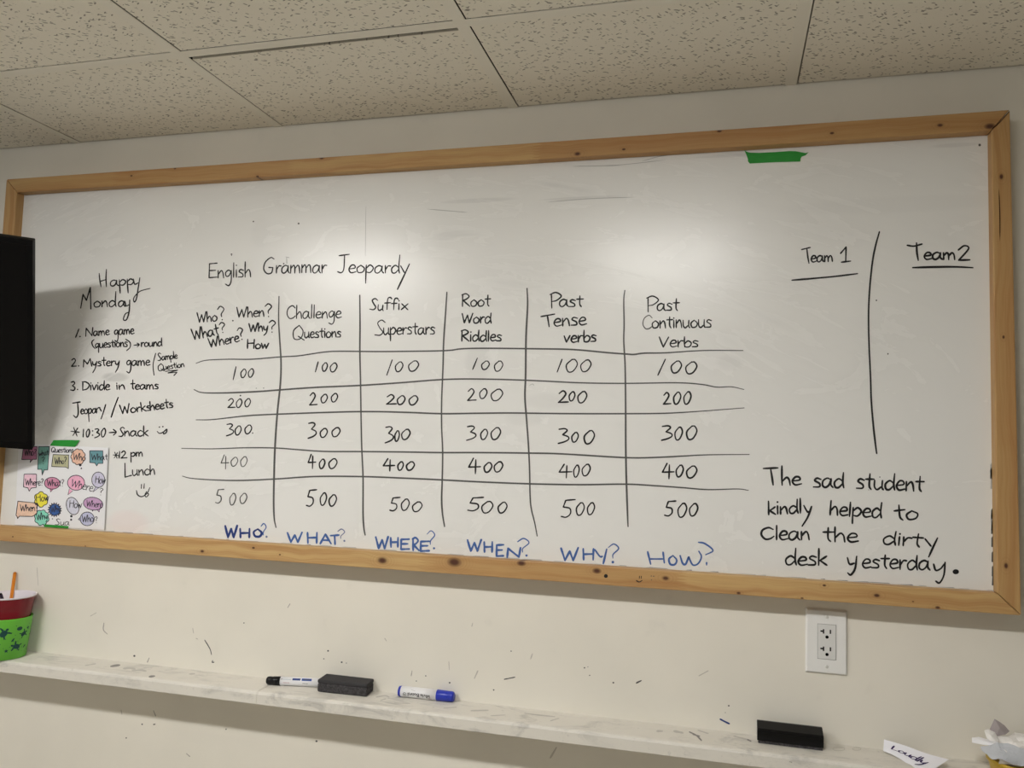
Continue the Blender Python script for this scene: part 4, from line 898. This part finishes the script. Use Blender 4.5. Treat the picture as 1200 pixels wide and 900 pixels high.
def mword(at, text, u0, u1, v0, h, flip, wpx, name, mats, parent, label, mi=0):
    """print on a barrel: text turned upside down when flip"""
    k = Ink(lambda u, v, lift: at(u/1000, v/100, lift)); tot = sum(L_[c][0] for c in text)-.08; pen = 0
    for ch in text:
        adv, sts = L_[ch]
        for st in sts:
            pts = []
            for gx, gy in st:
                fx = (pen+gx)/tot; fy = gy/1.9
                if flip: fx = 1-fx; fy = 1-fy
                pts.append(((u0+(u1-u0)*fx)*1000, (v0+h*fy)*100))
            if len(pts) > 1: k.stroke(pts, wpx, mi)
        pen += adv
    return k
am_ = at_mk(a, d, L, rB)
# barrel print, upside down as the marker lies
kq = mword(am_, 'Board', .20, .405, -.78, .62, True, 9, '', None, None, '')
kq2 = mword(am_, 'White', .43, .60, -.74, .58, True, 8, '', None, None, '')
kq.mb.add(kq2.mb.v, kq2.mb.f, 0)
kq.stroke([(115+28*math.cos(q*.5236)*1.0+28, (-.46+.26*math.sin(q*.5236))*100) for q in range(13)], 6); kq.stroke([(130,-46),(150,-46)], 10)
kq.stroke([(250,42),(290,36),(330,30)], 4, 2, taper=.9)
for q in range(3): kq.stroke([(560+q*22, -92),(560+q*22+14, -92)], 10, 1)
kq.build('barrel_print', [M_INK, mat('print_red', (.28, .015, .03), .5, .3), M_INK_FAINT], mk, 'black upside-down lettering on the barrel')
rK = .0098; a2 = on_z(312.6, 797.2, ZS+rK); b2 = on_z(385, 800.4, ZS+rK)
mk2, d2, L2 = marker('board_marker', 'white board marker with black cap tucked behind the grey eraser', a2, b2, rK,
  [('cap', M_BLACK, [(0, .62), (.015, .88), (.05, .95), (.10, .93), (.105, .98), (.23, 1.03)], 'black ribbed cap'), ('barrel', M_WHITE, [(.225, 1.0), (.97, 1.0)], None), ('end_plug', M_BLACK, [(.97, .95), (.99, .9), (1.0, .6)], 'black end plug')])
cv = (CAM-(a2+b2)/2); cv -= d2*cv.dot(d2); cv.normalize(); cu = d2.cross(cv)
if cu.z < 0: cu = -cu
ab = at_mk(a2, d2, L2, rK)
kb = Ink(lambda u, v, lift: ab(u/1000, v/100, lift))
def strip(u0, u1, v0, v1, mi):
    vs = []; n = 6
    for i in range(n+1):
        v = v0+(v1-v0)*i/n; vs += [kb.at(u0, v, .0002), kb.at(u1, v, .0002)]
    kb.mb.add(vs, [[2*i, 2*i+1, 2*i+3, 2*i+2] for i in range(n)], mi)
strip(430, 560, 25, 75, 0); strip(580, 740, 22, 80, 1); strip(600, 720, 40, 62, 2); strip(270, 415, 30, 50, 3)
for q in range(6): kb.stroke([(290+q*17, -32),(300+q*17, -28),(297+q*17, -42)], 5, 4)
for q in range(5): kb.stroke([(600+q*18, -36),(612+q*18, -32)], 9, 5)
kb.stroke([(250,60),(255,30),(265,62)], 5, 5)
kb.build('barrel_print', [M_INK_NAVY, mat('print_blue', (.03, .09, .38), .5, .3), M_INK_GREY, mat('print_pale', (.55, .58, .62), .5, .3), mat('print_rose', (.42, .16, .18), .5, .3), M_INK_GREY], mk2, 'blue and grey label printed on the barrel')
# grey felt eraser
M_FELT = mat('charcoal_felt', (.055, .053, .056), .95, .1); kf = NT(M_FELT); xf = kf.sep(); nf = kf.noise(kf.comb(*xf), 260, 3); kf.color(kf.mix(kf.smooth(nf, .3, .8), (.036, .034, .036), (.095, .090, .094))); kf.bump(nf, .6, .001)
M_FELT2 = mat('eraser_back_dark', (.045, .043, .046), .8, .2)
fl = on_z(371.5, 811, ZS); fr = on_z(429.5, 817.2, ZS); bk_ = on_z(439.2, 809, ZS); dz = bk_-fr
hE = .0275
if dz.length > .055: dz = dz.normalized()*.055
er = thing('felt_eraser', 'rectangular charcoal felt board eraser between the two markers', 'eraser', (fl+fr+dz)/2)
base = [fl, fr, fr+dz, fl+dz]
base = [Vector((p.x, min(p.y, -.003), ZS+.0004)) for p in base]
MB().hexa(base, [p+Vector((0, 0, hE*.72)) for p in base]).build('felt_pad', M_FELT, er, bevel=.0045, segs=3)
MB().hexa([p+Vector((0, 0, hE*.72)) for p in base], [p+Vector((0, 0, hE)) for p in base]).build('eraser_back', M_FELT2, er, bevel=.0025, segs=3)
# black wedge-backed eraser at the right
el = on_z(887.2, 871.2, ZS); erx = on_z(965.4, 880.8, ZS); dl = (erx-el).normalized(); nl = Vector((-dl.y, dl.x, 0)); Le = (erx-el).length
prof = [(0, 0), (0, .0195), (.003, .0225), (.027, .0300), (.032, .0300), (.034, .0275), (.034, 0)]
M_GLOSS = mat('black_gloss', (.0035, .0035, .004), .18, .22)
er2 = thing('board_eraser', 'long glossy black plastic board eraser on the shelf below the outlet', 'eraser', el+dl*(Le/2)+nl*.019)
pr0 = [el+nl*y+Vector((0, 0, z+.006)) for y, z in prof]; pr1 = [p+dl*Le for p in pr0]
MB().hexa(pr0, pr1).build('eraser_handle', M_GLOSS, er2, bevel=.0025, segs=3)
bb = [el+nl*.002+dl*.002, el+dl*(Le-.002)+nl*.002, el+dl*(Le-.002)+nl*.036, el+dl*.002+nl*.036]
MB().hexa([p+Vector((0, 0, .0004)) for p in bb], [p+Vector((0, 0, .0065)) for p in bb]).build('felt_pad', M_FELT, er2, bevel=.001)
# paper name strip
def sheet(rowsA, rowsB, nu=20, nv=6, th=.0003, wob=0):
    """a curved paper between two smooth edges of 3-D points"""
    def samp(P, t):
        n = len(P)-1; x = t*n; i = min(int(x), n-1); f = x-i
        p0, p1, p2, p3 = P[max(0, i-1)], P[i], P[i+1], P[min(n, i+2)]
        return .5*((2*p1) + (p2-p0)*f + (2*p0-5*p1+4*p2-p3)*f*f + (3*p1-p0-3*p2+p3)*f**3)
    mb = MB(); vs = []
    for j in range(nv+1):
        for i in range(nu+1):
            p = samp(rowsA, i/nu).lerp(samp(rowsB, i/nu), j/nv)
            if wob: p = p + mnoise.noise_vector(p*45)*wob
            vs.append(p)
    fs = [[j*(nu+1)+i, (j+1)*(nu+1)+i, (j+1)*(nu+1)+i+1, j*(nu+1)+i+1] for j in range(nv) for i in range(nu)]
    n_ = (vs[1]-vs[0]).cross(vs[nu+1]-vs[0]).normalized()*th
    mb.add(vs, fs, 0, True); mb.add([v+n_ for v in vs], [f[::-1] for f in fs], 0, True)
    return mb, samp
A_ = [on_y(1036, 866.5, -.006), on_y(1060, 873.5, -.022), on_y(1086, 883, -.042), on_y(1112, 890, -.060)]
B_ = [on_y(1035, 880, -.020), on_y(1050, 886.5, -.040), on_y(1066, 897, -.066), on_z(1082, 909, ZS+.001)]
mb, samp = sheet(A_, B_)
ps = thing('paper_strip', 'curled white paper strip with a handwritten word leaning on the wall', 'paper', (B_[2]+B_[3])/2)
mb.build('strip_sheet', mat('strip_paper', (.82, .82, .88), .7, .2), ps, merge=False)
camd = lambda p: (CAM-p).normalized()
def at_strip(u, v, lift):
    p = samp(A_, u/100).lerp(samp(B_, u/100), v/100); return p + camd(p)*(lift+.0008)
k = Ink(at_strip)
word(k, 'Loudly', 17, 62, 80, 62, 18, 34, 18, .05, 3.0, 0)
k.build('strip_writing', [mat('purple_ink', (.03, .015, .09), .5, .3)], ps, 'dark purple handwriting')
# yellow tub of crumpled paper at the right end
tb = on_y(1196, 896, -.062); tb = Vector((tb.x, -.062, ZS)); rt = .052
M_YEL = mat('yellow_plastic', (.50, .33, .03), .4, .4)
ztop = on_y(1175, 893, -.085).z
htub = max(.03, ztop-ZS)
tub = thing('tub', 'yellow plastic tub stuffed with crumpled paper at the right end of the shelf', 'tub', tb)
MB().lathe([(0, rt-.008), (.002, rt-.006), (htub-.003, rt), (htub, rt+.001), (htub, rt-.002), (.004, rt-.009), (.0035, .001)], tb+Vector((0, 0, .0004)), (0, 0, 1), (1, 0, 0), 48).build('tub_body', M_YEL, tub, merge=False)
MB().lathe([(htub-.006, rt+.0012), (htub-.005, rt+.0024), (htub-.001, rt+.0024), (htub, rt+.0012)], tb+Vector((0, 0, .0004)), (0, 0, 1), (1, 0, 0), 48, 0, True, (False, False)).build('tub_rim', M_YEL, tub, merge=False)
M_CR = mat('crumpled_white', (.80, .78, .76), .75, .2); M_CR2 = mat('crumpled_blue_grey', (.50, .52, .56), .75, .2); M_CR3 = mat('folded_grey', (.36, .32, .32), .8, .2)
def crumple(center, rx, ry, rz, seed, amp=.5, sub=3):
    bm = bmesh.new(); bmesh.ops.create_icosphere(bm, subdivisions=sub, radius=1); mb = MB(); vs = []
    for v in bm.verts:
        n = v.co.normalized(); c1 = mnoise.cell_vector(n*2.2+Vector((seed, 0, 0)))
        f = 1 + amp*(mnoise.fractal(n*1.7+Vector((seed, seed, 0)), 1.0, 2.0, 3)) - amp*.55*abs(mnoise.noise(n*3.3+Vector((0, seed, 0)))) + amp*.6*(mnoise.voronoi(n*2.1+Vector((seed, 0, 1)))[0][0]-.4)
        vs.append(center + Vector((n.x*rx*f, n.y*ry*f, n.z*rz*f)))
    mb.add(vs, [[v.index for v in f.verts] for f in bm.faces], 0, False); bm.free(); return mb
top = tb + Vector((0, 0, htub))
o = crumple(top+Vector((.004, .002, .018)), .050, .036, .022, 3.1).build('crumpled_paper', M_CR, loc=top); tag(o, 'ball of crumpled white paper filling the yellow tub', 'paper', 'scrap papers in the yellow tub')
def flap(name, pts, m, label, th=.0005):
    """folded paper scrap: photograph points with their depth, fanned around a raised crease"""
    P = [on_y(u, v, y) for u, v, y in pts]; c = sum(P, Vector())/len(P); c = c + (CAM-c).normalized()*.006; n = len(P)
    nrm = (P[1]-P[0]).cross(P[2]-P[0]).normalized()*th
    mb = MB().add([c]+P, [[0, 1+i, 1+(i+1) % n] for i in range(n)]).add([q+nrm for q in [c]+P], [[0, 1+(i+1) % n, 1+i] for i in range(n)])
    mb.add(P+[q+nrm for q in P], [[i, (i+1) % n, n+(i+1) % n, n+i] for i in range(n)])
    return tag(mb.build(name, m, loc=P[0], merge=False), label, 'paper', 'scrap papers in the yellow tub')
flap('paper_scrap', [(1165.4,842.5,-.040),(1170,845,-.042),(1177,850,-.045),(1183.2,857,-.048),(1178,861,-.055),(1168,862.3,-.058),(1159.8,854.5,-.050)], M_CR3, 'small folded grey paper scrap standing on top of the crumpled paper')
flap('paper_scrap', [(1153.5,856,-.060),(1158,854.5,-.058),(1166,858,-.060),(1171,868,-.070),(1168,871,-.074),(1160,868,-.072),(1156,864,-.068)], M_CR, 'pale upright paper scrap left of the folded grey scrap')
flap('paper_scrap', [(1139,864.5,-.052),(1147,863.5,-.052),(1160,867,-.066),(1175,871.5,-.082),(1172,874,-.088),(1152,872.5,-.072),(1139,870,-.060)], M_PAPER, 'white pointed paper scrap sticking out to the left of the tub')
mbd, _ = sheet([on_y(*q) for q in ((1147.5,875.5,-.068),(1160,870.5,-.078),(1178,872,-.090),(1200,876,-.098),(1218,884,-.098))],
              [on_y(*q) for q in ((1149.5,878.5,-.074),(1161,889.5,-.104),(1175,891,-.114),(1190,896,-.117),(1218,902,-.112))], 16, 6, .0004, .0075)
mbd.sm = [False]*len(mbd.sm)
tag(mbd.build('paper_scrap', M_CR2, loc=on_y(1161, 889.5, -.104), merge=False), 'crinkled blue grey paper drooping over the front of the yellow tub', 'paper', 'scrap papers in the yellow tub')
o = crumple(top+Vector((-.022, -.026, .012)), .030, .020, .014, 7.7, .45, 3).build('crumpled_paper', M_CR, loc=top+Vector((-.022, -.026, 0))); tag(o, 'smaller white paper wad at the front left of the yellow tub', 'paper', 'scrap papers in the yellow tub')
